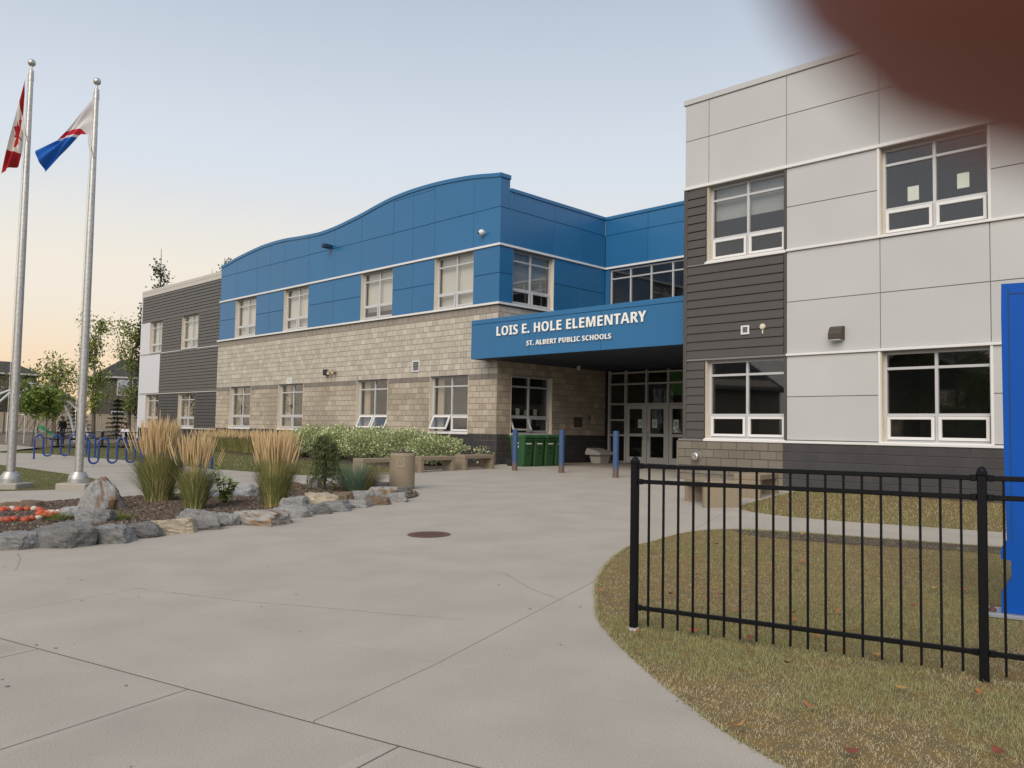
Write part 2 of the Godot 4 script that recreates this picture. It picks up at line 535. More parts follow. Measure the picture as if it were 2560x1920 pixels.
func ground() -> void:
	var g := MB.new()
	for k in 8:
		var z0: float = [-400.0, -120.0, -40.0, 0.5, 12.0, 25.0, 40.5, 150.0][k]
		var z1: float = [-120.0, -40.0, 0.5, 12.0, 25.0, 40.5, 150.0, 400.0][k]
		for j in 6:
			var x0 := -450.0 + j * 150.0
			g.quad(on(x0, z1, -0.09), on(x0 + 150, z1, -0.09), on(x0 + 150, z0, -0.09), on(x0, z0, -0.09))
	struct("ground", g, M.turf_far)
	var curve := smooth_line([Vector2(12.9, 9.1), Vector2(13.2, 10.2), Vector2(13.75, 11.5), Vector2(14.42, 12.6), Vector2(14.97, 13.3), Vector2(15.41, 13.8), Vector2(15.85, 14.17), Vector2(16.3, 14.5), Vector2(16.8, 14.83), Vector2(17.2, 15.07), Vector2(17.62, 15.25), Vector2(18.2, 15.47), Vector2(18.9, 15.62)])
	curve.remove_at(0)
	var top := smooth_line([Vector2(16.53, 7.69), Vector2(14.6, 8.12), Vector2(13.9, 8.32), Vector2(13.5, 8.55), Vector2(13.28, 8.95), Vector2(13.25, 9.5), Vector2(13.4, 10.3)])
	LAWN = PackedVector2Array([Vector2(32, street_line(32)), Vector2(32, 4.6)])
	LAWN.append_array(top)
	for p in curve:
		if p.y > 10.6: LAWN.append(p)
	var strip_front := smooth_line([Vector2(11.5, 3.3), Vector2(11.72, 4.4), Vector2(11.95, 5.5), Vector2(12.3, 6.25), Vector2(12.9, 6.6), Vector2(13.9, 6.66), Vector2(16.18, 6.25), Vector2(32, 3.1)])
	STRIP = PackedVector2Array([Vector2(32, 2.0), Vector2(11.3, 2.0)])
	STRIP.append_array(strip_front)
	# concrete: one outline, cut into the slabs whose joints can be seen
	var outline := PackedVector2Array([Vector2(-20, street_line(-20) + 3.0), Vector2(-20, 9.6), Vector2(-17.8, 8.4), Vector2(-9.1, 7.7), Vector2(-3.4, 7.8), Vector2(0.4, 7.3), Vector2(0.95, 6.4), Vector2(0.95, 1.5), Vector2(0.3, 0.42), Vector2(0.02, 0.35), Vector2(0.02, -5.62), Vector2(7.86, -5.62), Vector2(7.86, 1.16), Vector2(10.6, 1.16), Vector2(11.3, 2.0)])
	outline.append_array(strip_front)
	outline.append(Vector2(32, 4.6))
	outline.append_array(top)
	for p in curve:
		if p.y > 10.6: outline.append(p)
	outline.append(Vector2(32, street_line(32)))
	outline.append(Vector2(32, street_line(32) + 3.0))
	var base := MB.new()
	flat_sheet(base, outline, -0.008)
	struct("pavement_bed", base, M.joint)
	var plaza := Node3D.new()
	plaza.name = "pavement"
	plaza.set_meta("kind", "structure")
	add_child(plaza)
	var along := Vector2(1, -0.235)
	var across := Vector2(0.235, 1.0)
	var walk_and_rest := split([outline], Vector2(12.9, 17.05), along, 0.009)
	var slabs := []
	var rest := []
	for q in walk_and_rest:
		var mid := Vector2.ZERO
		for p in q: mid += p
		mid /= q.size()
		if mid.y > street_line(mid.x): slabs.append(q)
		else: rest.append(q)
	for k in range(-6, 9):
		var px := 14.81 + k * 1.44
		slabs = split(slabs, Vector2(px, street_line(px)), across, 0.006)
	slabs = split(slabs, Vector2(12.9, 17.05 + 1.75), along, 0.005)
	var plates := split(rest, Vector2(10.3, 16.4), Vector2(6.75, -1.41), 0.0035)
	var cut := []
	for q in plates:
		var mid := Vector2.ZERO
		for p in q: mid += p
		mid /= q.size()
		if mid.y > 13.5 and mid.x > 8.0 and mid.y > 16.4 - 0.209 * (mid.x - 10.3):
			cut.append_array(split(split([q], Vector2(15.41, 15.34), Vector2(0.31, 1.05), 0.0035), Vector2(12.0, 16.2), Vector2(0.2, 1.08), 0.003))
		else: cut.append(q)
	var more := []
	for q in cut:
		var big := false
		for p in q:
			if p.y < -3.0: big = true
		if big:
			var halves := split([q], Vector2(0, 0.5), Vector2(1, 0), 0.003)
			for hq in halves:
				var deep := false
				for p in hq:
					if p.y > 5.0: deep = true
				if deep:
					var sp := split([hq], Vector2(14.67, 13.27), Vector2(0.74, 2.07), 0.003)
					for piece in sp: more.append_array(split([piece], Vector2(0, 7.2), Vector2(1, 0.02), 0.003))
				else: more.append(hq)
		else: more.append(q)
	for q in slabs:
		slab(plaza, q, rng.randf_range(0.90, 1.0), true)
	for q in more:
		for piece in split([q], Vector2(12.9, 17.05 - 0.11), along, 0.0):
			var m := Vector2.ZERO
			for p in piece: m += p
			m /= piece.size()
			slab(plaza, piece, 1.22 if m.y > street_line(m.x) - 0.11 else 1.0, false)
	# hairline cracks
	var cr := MB.new()
	crack(cr, [Vector2(11.9, 15.78), Vector2(12.9, 15.41), Vector2(13.67, 15.03), Vector2(14.2, 14.78), Vector2(14.7, 14.5)], 0.005)
	crack(cr, [Vector2(9.14, 15.99), Vector2(9.6, 16.08), Vector2(10.27, 16.3)], 0.005)
	crack(cr, [Vector2(11.9, 15.78), Vector2(11.98, 16.05)], 0.006)
	crack(cr, [Vector2(14.8, 13.5), Vector2(14.3, 13.35), Vector2(13.6, 13.0)], 0.005)
	var co := obj("crack", cr, M.hairline, plaza)
	co.set_meta("kind", "stuff")
	# gum, grit and small stains on the concrete
	var spots := MB.new()
	for k in 170:
		var p := Vector2(rng.randf_range(8.5, 18.5), rng.randf_range(5.0, 18.2))
		if not Geometry2D.is_point_in_polygon(p, outline): continue
		var r := rng.randf_range(0.004, 0.013)
		var fan := []
		for j in 7: fan.append(on(p.x + cos(TAU * j / 7.0) * r * rng.randf_range(0.7, 1.2), p.y - sin(TAU * j / 7.0) * r * rng.randf_range(0.7, 1.2), 0.004))
		spots.out_face(fan, on(p.x, p.y, -5.0))
	obj("gum_spot", spots, M.gum, plaza).set_meta("kind", "stuff")
	# lawns
	POLE_LAWN = smooth_line([Vector2(-20, 11.7), Vector2(-9.9, 11.64), Vector2(-3.6, 11.5), Vector2(-0.6, 11.75), Vector2(0.75, 12.45), Vector2(0.85, 12.9), Vector2(0.45, 14.1), Vector2(-0.6, 16.5), Vector2(-3.0, 20.0)])
	POLE_LAWN.append(Vector2(-20, 20))
	BED = smooth_line([Vector2(9.6, 18.0), Vector2(8.72, 16.2), Vector2(8.86, 15.3), Vector2(8.72, 14.4), Vector2(8.55, 13.4), Vector2(8.3, 12.2), Vector2(7.85, 10.8), Vector2(7.35, 9.5), Vector2(6.95, 8.75), Vector2(6.2, 8.25), Vector2(5.2, 7.95), Vector2(4.3, 7.95), Vector2(3.3, 8.6), Vector2(3.3, 10.0), Vector2(3.6, 11.4), Vector2(3.5, 13.0), Vector2(3.5, 14.1), Vector2(4.1, 15.2), Vector2(4.6, 18.0)])
	for a in [["lawn", LAWN], ["lawn", STRIP], ["lawn", POLE_LAWN], ["lawn", PackedVector2Array([Vector2(-70, -0.9), Vector2(-70, 9.0), Vector2(-23, 6.6), Vector2(-20, 9.6), Vector2(-17.8, 8.38), Vector2(-9.1, 7.68), Vector2(-3.4, 7.78), Vector2(0.4, 7.28), Vector2(0.93, 6.4), Vector2(0.93, 1.5), Vector2(0.28, 0.44), Vector2(0.0, 0.37), Vector2(-19.9, 0.1), Vector2(-31.9, -0.6)])]]:
		var mb := MB.new()
		flat_sheet(mb, a[1], -0.004 if a[1] != POLE_LAWN else 0.006)
		struct(a[0], mb, M.turf if a[1] == LAWN or a[1] == STRIP else M.turf_far)
	var mb2 := MB.new()
	flat_sheet(mb2, BED, 0.012, 0.06)
	struct("garden_soil", mb2, M.soil)
	var so := MB.new()
	flat_sheet(so, PackedVector2Array([Vector2(10.62, 1.2), Vector2(32, 1.2), Vector2(32, 1.98), Vector2(11.28, 1.98)]), -0.002)
	flat_sheet(so, PackedVector2Array([Vector2(-19.8, 0.0), Vector2(0.2, 0.0), Vector2(0.9, 1.5), Vector2(0.9, 3.6), Vector2(-5.5, 3.35), Vector2(-10.0, 3.1), Vector2(-15.8, 1.9), Vector2(-19.8, 1.6)]), 0.0005)
	flat_sheet(so, smooth_line([Vector2(13.5, 8.62), Vector2(14.6, 8.2), Vector2(16.53, 7.78), Vector2(22.0, 6.65), Vector2(22.0, 7.0), Vector2(17.0, 8.15), Vector2(15.2, 8.75), Vector2(14.0, 8.95), Vector2(13.5, 8.62)]), -0.0005)
	struct("bare_soil", so, M.soil)
	# the playground's sand and the path beyond
	var pg := MB.new()
	flat_sheet(pg, PackedVector2Array([Vector2(-105, -45), Vector2(-105, 22), Vector2(-24, 13), Vector2(-21.5, 9.6), Vector2(-27.5, 4.6), Vector2(-31.0, 0.0), Vector2(-32.2, -1.2), Vector2(-33, -45)]), 0.004)
	struct("playground_sand", pg, M.sand)
	var path := MB.new()
	path.tinted = true
	flat_sheet(path, PackedVector2Array([Vector2(-60, 14), Vector2(-27.5, 8.6), Vector2(-20.2, 10.6), Vector2(-20.2, 9.4), Vector2(-24.5, 6.6), Vector2(-29.0, 6.4), Vector2(-60, 12)]), 0.009)
	struct("path", path, M.concrete)

func slab(parent: Node, q: PackedVector2Array, tone: float, edged: bool) -> void:
	var mb := MB.new()
	mb.tinted = true
	mb.col = Color(tone, tone, tone * 0.995)
	if not (edged and q.size() == 4):
		flat_sheet(mb, q, 0.0, 0.075)
		obj("slab", mb, M.concrete, parent)
		return
	# the smooth band that the edging tool leaves runs round the slab
	var mid := (q[0] + q[1] + q[2] + q[3]) / 4.0
	var inner := PackedVector2Array()
	for p in q: inner.append(p + (mid - p).normalized() * 0.095)
	flat_sheet(mb, inner, 0.0)
	var o := obj("slab", mb, M.concrete, parent)
	var e := MB.new()
	e.tinted = true
	e.col = Color(1.2, 1.2, 1.2)
	for i in 4:
		var a := q[i]
		var b := q[(i + 1) % 4]
		var a2 := inner[i]
		var b2 := inner[(i + 1) % 4]
		var ring := [on(a.x, a.y, -0.004), on(b.x, b.y, -0.004), on(b2.x, b2.y), on(a2.x, a2.y)]
		e.out_face(ring, on(mid.x, mid.y, -5.0))
		e.out_face([ring[0], ring[1], on(b.x, b.y, -0.075), on(a.x, a.y, -0.075)], on(mid.x, mid.y))
	obj("tooled_edge", e, M.concrete, o)

func crack(mb: MB, pts: Array, wide: float) -> void:
	var line := smooth_line(pts, 14)
	var side := []
	for i in line.size():
		var t := (line[mini(i + 1, line.size() - 1)] - line[maxi(i - 1, 0)]).normalized()
		var nn := Vector2(-t.y, t.x)
		var p := line[i] + nn * rng.randf_range(-0.008, 0.008)
		var w := wide * rng.randf_range(0.25, 1.0) * 0.5
		side.append([p + nn * w, p - nn * w])
	for i in side.size() - 1:
		var a: Vector2 = side[i][0]
		var b: Vector2 = side[i][1]
		var c2: Vector2 = side[i + 1][1]
		var d: Vector2 = side[i + 1][0]
		mb.quad(on(a.x, a.y, 0.004), on(d.x, d.y, 0.004), on(c2.x, c2.y, 0.004), on(b.x, b.y, 0.004))

# ---------------------------------------------------------------- the school
var blocks := []
var school_node: Node3D
const FACADE := Transform3D.IDENTITY
var RETURN := Transform3D(Basis(Vector3(0, 0, -1), Vector3.UP, Vector3.RIGHT), Vector3.ZERO)
var WING := Transform3D(Basis.IDENTITY, Vector3(0, 0, 1.18))
var FAR := Transform3D(Basis.IDENTITY, Vector3(0, 0, -0.8))
var BACK := Transform3D(Basis.IDENTITY, Vector3(0, 0, -5.5))

func cut_out(x0: float, x1: float, y0: float, y1: float, holes: Array) -> Array:   # what is left of a rectangle, as rectangles
	var xs := [x0, x1]
	for h in holes:
		for e in [h[0], h[2]]:
			if e > x0 and e < x1 and not xs.has(e): xs.append(e)
	xs.sort()
	var out := []
	for i in xs.size() - 1:
		var mid: float = (xs[i] + xs[i + 1]) / 2
		var spans := [[y0, y1]]
		for h in holes:
			if mid > h[0] and mid < h[2]:
				var nx := []
				for s in spans:
					if h[3] <= s[0] or h[1] >= s[1]: nx.append(s)
					else:
						if h[1] > s[0]: nx.append([s[0], h[1]])
						if h[3] < s[1]: nx.append([h[3], s[1]])
				spans = nx
		for s in spans: out.append([xs[i], s[0], xs[i + 1], s[1]])
	var merged := []
	for r in out:
		if merged.size() and absf(merged[-1][2] - r[0]) < 1e-5 and merged[-1][1] == r[1] and merged[-1][3] == r[3]: merged[-1][2] = r[2]
		else: merged.append(r)
	return merged

func backing(F: Transform3D, x0: float, x1: float, y0: float, y1: float, holes: Array, z: float, m: Material, called := "wall") -> MeshInstance3D:
	var mb := MB.new()
	for r in cut_out(x0, x1, y0, y1, holes):
		mb.span(Vector3(r[0], r[1], z - 0.25), Vector3(r[2], r[3], z))
	return obj(called, mb, m, school_node, F)

func panel(F: Transform3D, x0: float, y0: float, x1: float, y1: float, m: Material, gap := 0.007) -> void:
	var mb := MB.new()
	mb.span(Vector3(x0 + gap, y0 + gap, -0.005), Vector3(x1 - gap, y1 - gap, 0.022 + rng.randf_range(-0.0015, 0.0015)), 0.005)
	if m == M.blue: m = [M.blue, M.blue_b, M.blue_c][rng.randi() % 3]
	if m == M.grey_panel: m = [M.grey_panel, M.grey_panel_b, M.grey_panel_c][rng.randi() % 3]
	obj("panel", mb, m, school_node, F)

func trim(F: Transform3D, x0: float, y0: float, x1: float, y1: float, m: Material, proud := 0.06) -> void:
	var mb := MB.new()
	mb.span(Vector3(x0, y0, -0.003), Vector3(x1, y1, proud), 0.006)
	obj("trim", mb, m, school_node, F)

func boards(F: Transform3D, x0: float, x1: float, y0: float, y1: float, holes: Array, m: Material, step := 0.152) -> void:
	var y := y0
	while y < y1 - 0.03:
		var top := minf(y + step - 0.026, y1)
		for r in cut_out(x0, x1, y, top, holes):
			if r[3] - r[1] < 0.02 or r[2] - r[0] < 0.02: continue
			var mb := MB.new()
			mb.out_face([Vector3(r[0], r[1], 0.048), Vector3(r[2], r[1], 0.048), Vector3(r[2], r[3], 0.030), Vector3(r[0], r[3], 0.030)], Vector3(r[0], r[1], -9.0)); mb.out_face([Vector3(r[0], r[1], 0.048), Vector3(r[2], r[1], 0.048), Vector3(r[2], r[1], 0.0), Vector3(r[0], r[1], 0.0)], Vector3(r[0], r[1] + 9.0, 0.0)); mb.out_face([Vector3(r[0], r[3], 0.030), Vector3(r[2], r[3], 0.030), Vector3(r[2], r[3], 0.0), Vector3(r[0], r[3], 0.0)], Vector3(r[0], r[1] - 9.0, 0.0)); mb.out_face([Vector3(r[0], r[1], 0.048), Vector3(r[0], r[3], 0.030), Vector3(r[0], r[3], 0.0), Vector3(r[0], r[1], 0.0)], Vector3(r[0] + 9.0, r[1], 0.0)); mb.out_face([Vector3(r[2], r[1], 0.048), Vector3(r[2], r[3], 0.030), Vector3(r[2], r[3], 0.0), Vector3(r[2], r[1], 0.0)], Vector3(r[0] - 9.0, r[1], 0.0))
			obj("siding_board", mb, m, school_node, F)
		y += step

func courses(F: Transform3D, wall: Node, x0: float, x1: float, y0: float, rows: int, rise: float, holes: Array, kind: String, shift := 0.0, z := 0.0) -> void:
	var long := 0.4 if kind.begins_with("wing") else 0.31
	for k in rows:
		var y := y0 + k * rise
		var x := x0 - (long / 2 if k % 2 else 0.0) - shift
		while x < x1:
			var a := maxf(x, x0)
			var b := minf(x + long, x1)
			if b - a > 0.03:
				for r in cut_out(a, b, y, y + rise, holes):
					if r[2] - r[0] > 0.03 and r[3] - r[1] > 0.03:
						blocks.append([F, r, tone_of(kind, x, y), wall, z])
			x += long

func tone_of(kind: String, x: float, y: float) -> Color:
	var j := rng.randf_range(0.93, 1.05)
	match kind:
		"light":
			var roll := rng.randf()
			if roll < 0.22: return Color(0.740, 0.678, 0.589) * j
			if roll < 0.80: return Color(0.669, 0.609, 0.529) * j
			return Color(0.621, 0.564, 0.490) * j
		"mixed":
			var n := sin(x * 1.7 + 0.6) + sin(y * 2.3 + x * 0.6) + rng.randf_range(-1.0, 1.0)
			if n > 0.55: return Color(0.500, 0.432, 0.348) * j
			if n > -0.5: return Color(0.556, 0.484, 0.395) * j
			return Color(0.651, 0.569, 0.464) * j
		"inner":
			if rng.randf() < 0.3: return Color(0.665, 0.565, 0.443) * j
			return Color(0.538, 0.452, 0.354) * j
		"band": return Color(0.315, 0.282, 0.258) * j
		"top": return Color(0.428, 0.384, 0.339) * j
		"base": return Color(0.087, 0.082, 0.085) * j
		"wing_base": return Color(0.106, 0.102, 0.104) * j
		"wing_tan": return Color(0.266, 0.240, 0.201) * j
	return Color(0.4, 0.35, 0.28)

func lay_blocks() -> void:
	var eye := Vector3(19.3, 1.1, 18.64)
	var order := []
	for i in blocks.size():
		var b: Array = blocks[i]
		var mid: Vector3 = b[0] * Vector3((b[1][0] + b[1][2]) / 2, (b[1][1] + b[1][3]) / 2, 0)
		order.append([mid.distance_to(eye) / ((b[1][2] - b[1][0]) + 0.15), i])
	order.sort_custom(func(p, q): return p[0] < q[0] if p[0] != q[0] else p[1] < q[1])
	var rest := {}
	for k in order.size():
		var b: Array = blocks[order[k][1]]
		var r: Array = b[1]
		var g := 0.0075
		if k < 300:
			var key := [snappedf(r[2] - r[0], 0.001), snappedf(r[3] - r[1], 0.001), int(b[2].r * 40), int(b[2].b * 40)]
			if not shared.has(key):
				var mb := MB.new()
				mb.tinted = true
				mb.col = b[2]
				mb.box(Vector3(0, 0, -0.02), Vector3(r[2] - r[0] - 2 * g, r[3] - r[1] - 2 * g, 0.05), 0.006)
				shared[key] = mb.mesh()
			obj("block", shared[key], M.cmu, b[3], Transform3D(Basis.IDENTITY, Vector3((r[0] + r[2]) / 2, (r[1] + r[3]) / 2, b[4])))
		else:
			if not rest.has(b[3]):
				rest[b[3]] = MB.new()
				rest[b[3]].tinted = true
			var mb: MB = rest[b[3]]
			mb.col = b[2]
			mb.span(Vector3(r[0] + g, r[1] + g, b[4] - 0.04), Vector3(r[2] - g, r[3] - g, b[4] + 0.005 + 0.001 * (order[k][1] % 3)))
	for w in rest:
		var o := obj("farther_blocks", rest[w], M.cmu, w)
		o.set_meta("kind", "stuff")

func window(F: Transform3D, x: float, y: float, w: float, h: float, opt := {}) -> MeshInstance3D:
	var d: float = opt.get("depth", 0.17)
	var fm := MB.new()
	var t := 0.055
	var zf := -d
	var t1 := h * 0.305
	var t2 := h * 0.815
	var cx := w / 2
	fm.span(Vector3(0, 0, zf - 0.05), Vector3(t, h, zf + 0.03), 0.004)
	fm.span(Vector3(w - t, 0, zf - 0.05), Vector3(w, h, zf + 0.03), 0.004)
	fm.span(Vector3(t, 0, zf - 0.05), Vector3(w - t, t, zf + 0.028), 0.004)
	fm.span(Vector3(t, h - t, zf - 0.05), Vector3(w - t, h, zf + 0.028), 0.004)
	fm.span(Vector3(cx - t * 0.55, t, zf - 0.05), Vector3(cx + t * 0.55, h - t, zf + 0.026), 0.004)
	for ty in [t1, t2]:
		fm.span(Vector3(t, ty - t * 0.5, zf - 0.048), Vector3(cx - t * 0.55, ty + t * 0.5, zf + 0.024), 0.004)
		fm.span(Vector3(cx + t * 0.55, ty - t * 0.5, zf - 0.048), Vector3(w - t, ty + t * 0.5, zf + 0.024), 0.004)
	var win := obj("window", fm, M.frame, school_node, F * Transform3D(Basis.IDENTITY, Vector3(x, y, 0)))
	var jm := MB.new()
	jm.span(Vector3(-0.012, 0, zf + 0.02), Vector3(0.004, h, 0.012))
	obj("jamb", jm, M.jamb, win)
	jm = MB.new()
	jm.span(Vector3(w - 0.004, 0, zf + 0.02), Vector3(w + 0.012, h, 0.012))
	obj("jamb", jm, M.jamb, win)
	var hd := MB.new()
	hd.span(Vector3(0.004, h - 0.006, zf + 0.022), Vector3(w - 0.004, h + 0.01, 0.010))
	obj("head", hd, M.trim_grey, win)
	var sl := MB.new()
	sl.span(Vector3(-0.03, -0.05, zf + 0.02), Vector3(w + 0.03, 0.012, 0.05), 0.008)
	obj("sill", sl, M.white, win)
	for i in 2:
		var a := t if i == 0 else cx + t * 0.55
		var b := cx - t * 0.55 if i == 0 else w - t
		for yy in [[t1 + t * 0.5, t2 - t * 0.5], [t2 + t * 0.5, h - t]]:
			var p := MB.new()
			p.glazing(a, yy[0], b, yy[1], zf - 0.005)
			obj("pane", p, M.glass, win)
		var sash := MB.new()
		var sw := b - a - 0.012
		var sh := t1 - t * 1.5 - 0.012
		var s := 0.06
		sash.span(Vector3(-sw / 2, -sh, 0), Vector3(-sw / 2 + s, 0, 0.05), 0.005)
		sash.span(Vector3(sw / 2 - s, -sh, 0), Vector3(sw / 2, 0, 0.05), 0.005)
		sash.span(Vector3(-sw / 2 + s, -s, 0), Vector3(sw / 2 - s, 0, 0.049), 0.005)
		sash.span(Vector3(-sw / 2 + s, -sh, 0), Vector3(sw / 2 - s, -sh + s, 0.049), 0.005)
		var tilt := 0.0
		if opt.get("open", [false, false])[i]: tilt = -0.42
		var xf := Transform3D(Basis(Vector3.RIGHT, tilt), Vector3((a + b) / 2, t1 - t * 0.5 - 0.006, zf + 0.012))
		obj("sash", sash, M.white if opt.get("white", false) else M.frame, win, xf)
		var p2 := MB.new()
		p2.glazing(-sw / 2 + s, -sh + s, sw / 2 - s, -s, 0.02)
		obj("sash_pane", p2, M.glass, win, xf)
	if opt.has("blind"):
		var bl := MB.new()
		var low: float = h * (1.0 - opt.blind)
		bl.span(Vector3(0.02, low, zf - 0.16), Vector3(w - 0.02, h - 0.02, zf - 0.15))
		bl.span(Vector3(0.02, low - 0.03, zf - 0.165), Vector3(w - 0.02, low, zf - 0.145))
		obj("roller_blind", bl, opt.get("blind_mat", M.blind), win)
	if opt.get("curtain", 0.0) > 0.0:
		var cu := MB.new()
		var k := 0.0
		while k < opt.curtain:
			cu.tube([Vector3(k + 0.04, 0.02, zf - 0.2), Vector3(k + 0.04, h - 0.02, zf - 0.2)], [0.035], 7, false)
			k += 0.055
		obj("curtain", cu, M.curtain, win)
	# the dim room behind
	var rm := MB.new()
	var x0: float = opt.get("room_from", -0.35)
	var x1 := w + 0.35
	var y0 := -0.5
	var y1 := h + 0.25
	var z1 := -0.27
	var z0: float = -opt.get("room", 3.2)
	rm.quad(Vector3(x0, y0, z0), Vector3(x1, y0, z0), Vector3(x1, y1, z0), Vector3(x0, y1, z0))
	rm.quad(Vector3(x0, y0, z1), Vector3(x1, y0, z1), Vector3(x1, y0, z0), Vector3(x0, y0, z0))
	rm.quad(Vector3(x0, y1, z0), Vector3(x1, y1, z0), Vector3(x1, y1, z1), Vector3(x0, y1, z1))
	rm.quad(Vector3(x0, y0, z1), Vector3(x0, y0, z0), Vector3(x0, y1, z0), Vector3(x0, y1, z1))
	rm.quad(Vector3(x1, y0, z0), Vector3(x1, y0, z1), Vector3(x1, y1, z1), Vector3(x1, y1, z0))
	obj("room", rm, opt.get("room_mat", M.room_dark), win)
	return win

func ridge(x: float) -> float:
	var pts := [[-20.0, 9.0], [-18.2, 9.23], [-16.2, 9.42], [-15.0, 9.47], [-13.7, 9.455], [-12.6, 9.38], [-11.7, 9.33], [-10.9, 9.30], [-9.8, 9.345], [-8.8, 9.45], [-7.83, 9.575], [-6.7, 9.75], [-5.8, 9.86], [-4.6, 9.915], [-3.34, 9.90], [-2.3, 9.84], [-1.26, 9.74], [0.2, 9.54]]
	for i in pts.size() - 1:
		if x <= pts[i + 1][0]:
			var p0: float = pts[maxi(i - 1, 0)][1]
			var p3: float = pts[mini(i + 2, pts.size() - 1)][1]
			return cubic_interpolate(pts[i][1], pts[i + 1][1], p0, p3, clampf((x - pts[i][0]) / (pts[i + 1][0] - pts[i][0]), 0, 1))
	return 9.54

func crest(a: float, b: float, y0: float, drop: float, gap: float) -> PackedVector2Array:
	var q := PackedVector2Array([Vector2(a + gap, y0 + gap), Vector2(b - gap, y0 + gap)])
	for k in 9:
		var x := lerpf(b - gap, a + gap, k / 8.0)
		q.append(Vector2(x, ridge(x) - drop))
	return q

func school() -> void:
	school_node = thing("school_building", "two storey school with wavy blue parapet, blockwork and grey panel wing", "building")
	var A := FACADE
	var up := [[-18.23, 5.27, -16.21, 7.14], [-13.69, 5.27, -11.66, 7.14], [-7.78, 5.27, -5.74, 7.14], [-3.28, 5.27, -1.24, 7.14]]
	var dn := [[-18.49, 0.97, -16.44, 2.95], [-13.91, 0.97, -11.86, 2.95], [-7.89, 0.97, -5.89, 2.95], [-3.40, 0.97, -1.39, 2.95]]
	# blockwork of the main facade
	var bw := backing(A, -19.95, 0.0, -0.3, 5.2, dn, -0.004, M.mortar, "block_wall")
	courses(A, bw, -19.95, 0.0, -0.02, 5, 0.198, dn, "base", 0.0, 0.004)
	courses(A, bw, -19.95, 0.0, 0.97, 9, 0.2, dn, "mixed", 0.1)
	courses(A, bw, -19.95, 0.0, 2.77, 1, 0.17, dn, "band")
	courses(A, bw, -19.95, 0.0, 2.94, 10, 0.2, dn, "light")
	courses(A, bw, -19.95, 0.0, 4.94, 1, 0.26, dn, "top")
	# blue cladding of the main facade
	var bb := MB.new()
	for r in cut_out(-19.85, 0.0, 5.24, 7.2, up): bb.span(Vector3(r[0], r[1], -0.25), Vector3(r[2], r[3], -0.003))
	bb.prism(crest(-19.85, 0.0, 7.2, 0.06, 0.0), -0.3, -0.003)
	obj("wall", bb, M.blue_joint, school_node)
	for r in [[-19.85, -18.23], [-16.21, -14.97], [-14.97, -13.69], [-11.66, -9.72], [-9.72, -7.78], [-5.74, -4.53], [-4.53, -3.28], [-1.24, 0.022]]:
		panel(A, r[0], 5.30, r[1], 6.25, M.blue)
		panel(A, r[0], 6.25, r[1], 7.16, M.blue)
	var vx := [-19.85, -18.24, -16.2, -15.0, -13.74, -11.7, -9.75, -7.83, -5.75, -4.57, -3.33, -1.27, 0.022]
	for i in vx.size() - 1:
		panel(A, vx[i], 7.22, vx[i + 1], 8.44, M.blue)
		var mb := MB.new()
		var split_at := 9.66
		if vx[i] < -5.8 or vx[i] > -1.4:
			mb.prism(crest(vx[i], vx[i + 1], 8.44, 0.13, 0.007), -0.002, 0.022)
			obj("panel", mb, M.blue, school_node)
		else:
			mb.span(Vector3(vx[i] + 0.007, 8.447, -0.002), Vector3(vx[i + 1] - 0.007, minf(split_at - 0.006, ridge(vx[i + 1]) - 0.13), 0.022), 0.004)
			obj("panel", mb, M.blue, school_node)
			mb = MB.new()
			mb.prism(crest(vx[i], vx[i + 1], minf(split_at, ridge(vx[i + 1]) - 0.145), 0.135, 0.007), -0.002, 0.0215)
			obj("panel", mb, M.blue, school_node)
	# the coping that follows the wave
	var cap := MB.new()
	var cp := PackedVector2Array()
	for k in 81: cp.append(Vector2(lerpf(0.06, -19.88, k / 80.0), ridge(lerpf(0.06, -19.88, k / 80.0))))
	for k in 81: cp.append(Vector2(lerpf(-19.88, 0.06, k / 80.0), ridge(lerpf(-19.88, 0.06, k / 80.0)) - 0.13))
	cap.prism(cp, -0.42, 0.055)
	obj("coping", cap, M.blue, school_node)
	trim(A, -19.87, 7.15, 0.0, 7.225, M.white, 0.075)
	trim(A, -19.95, 5.21, 0.0, 5.285, M.white, 0.09)
	# return wall
	var R := RETURN
	var rup := [[0.63, 5.27, 2.64, 7.12]]
	var rdn := [[0.65, 0.97, 2.65, 2.93]]
	var rw := backing(R, 0.0, 5.6, -0.3, 5.2, rdn, -0.004, M.mortar, "block_wall")
	courses(R, rw, 0.0, 5.6, -0.02, 5, 0.198, rdn, "base", 0.2, 0.004)
	courses(R, rw, 0.0, 5.6, 0.97, 10, 0.2, rdn, "inner", 0.2)
	courses(R, rw, 0.0, 5.6, 2.97, 2, 0.2, rdn, "inner", 0.2)
	courses(R, rw, 0.0, 5.6, 3.37, 9, 0.2, rdn, "light", 0.2)
	backing(R, 0.0, 5.5, 5.2, 9.1, rup, -0.003, M.blue_joint)
	panel(R, -0.022, 5.30, 0.63, 6.25, M.blue); panel(R, -0.022, 6.25, 0.63, 7.15, M.blue)
	panel(R, 2.64, 5.30, 4.02, 6.25, M.blue); panel(R, 2.64, 6.25, 4.02, 7.15, M.blue)
	panel(R, 4.02, 5.30, 5.48, 6.25, M.blue); panel(R, 4.02, 6.25, 5.48, 7.15, M.blue)
	panel(R, -0.022, 7.22, 0.62, 8.43, M.blue); panel(R, 0.62, 7.22, 2.65, 8.43, M.blue); panel(R, 2.65, 7.22, 4.02, 8.43, M.blue); panel(R, 4.02, 7.22, 5.48, 8.43, M.blue)
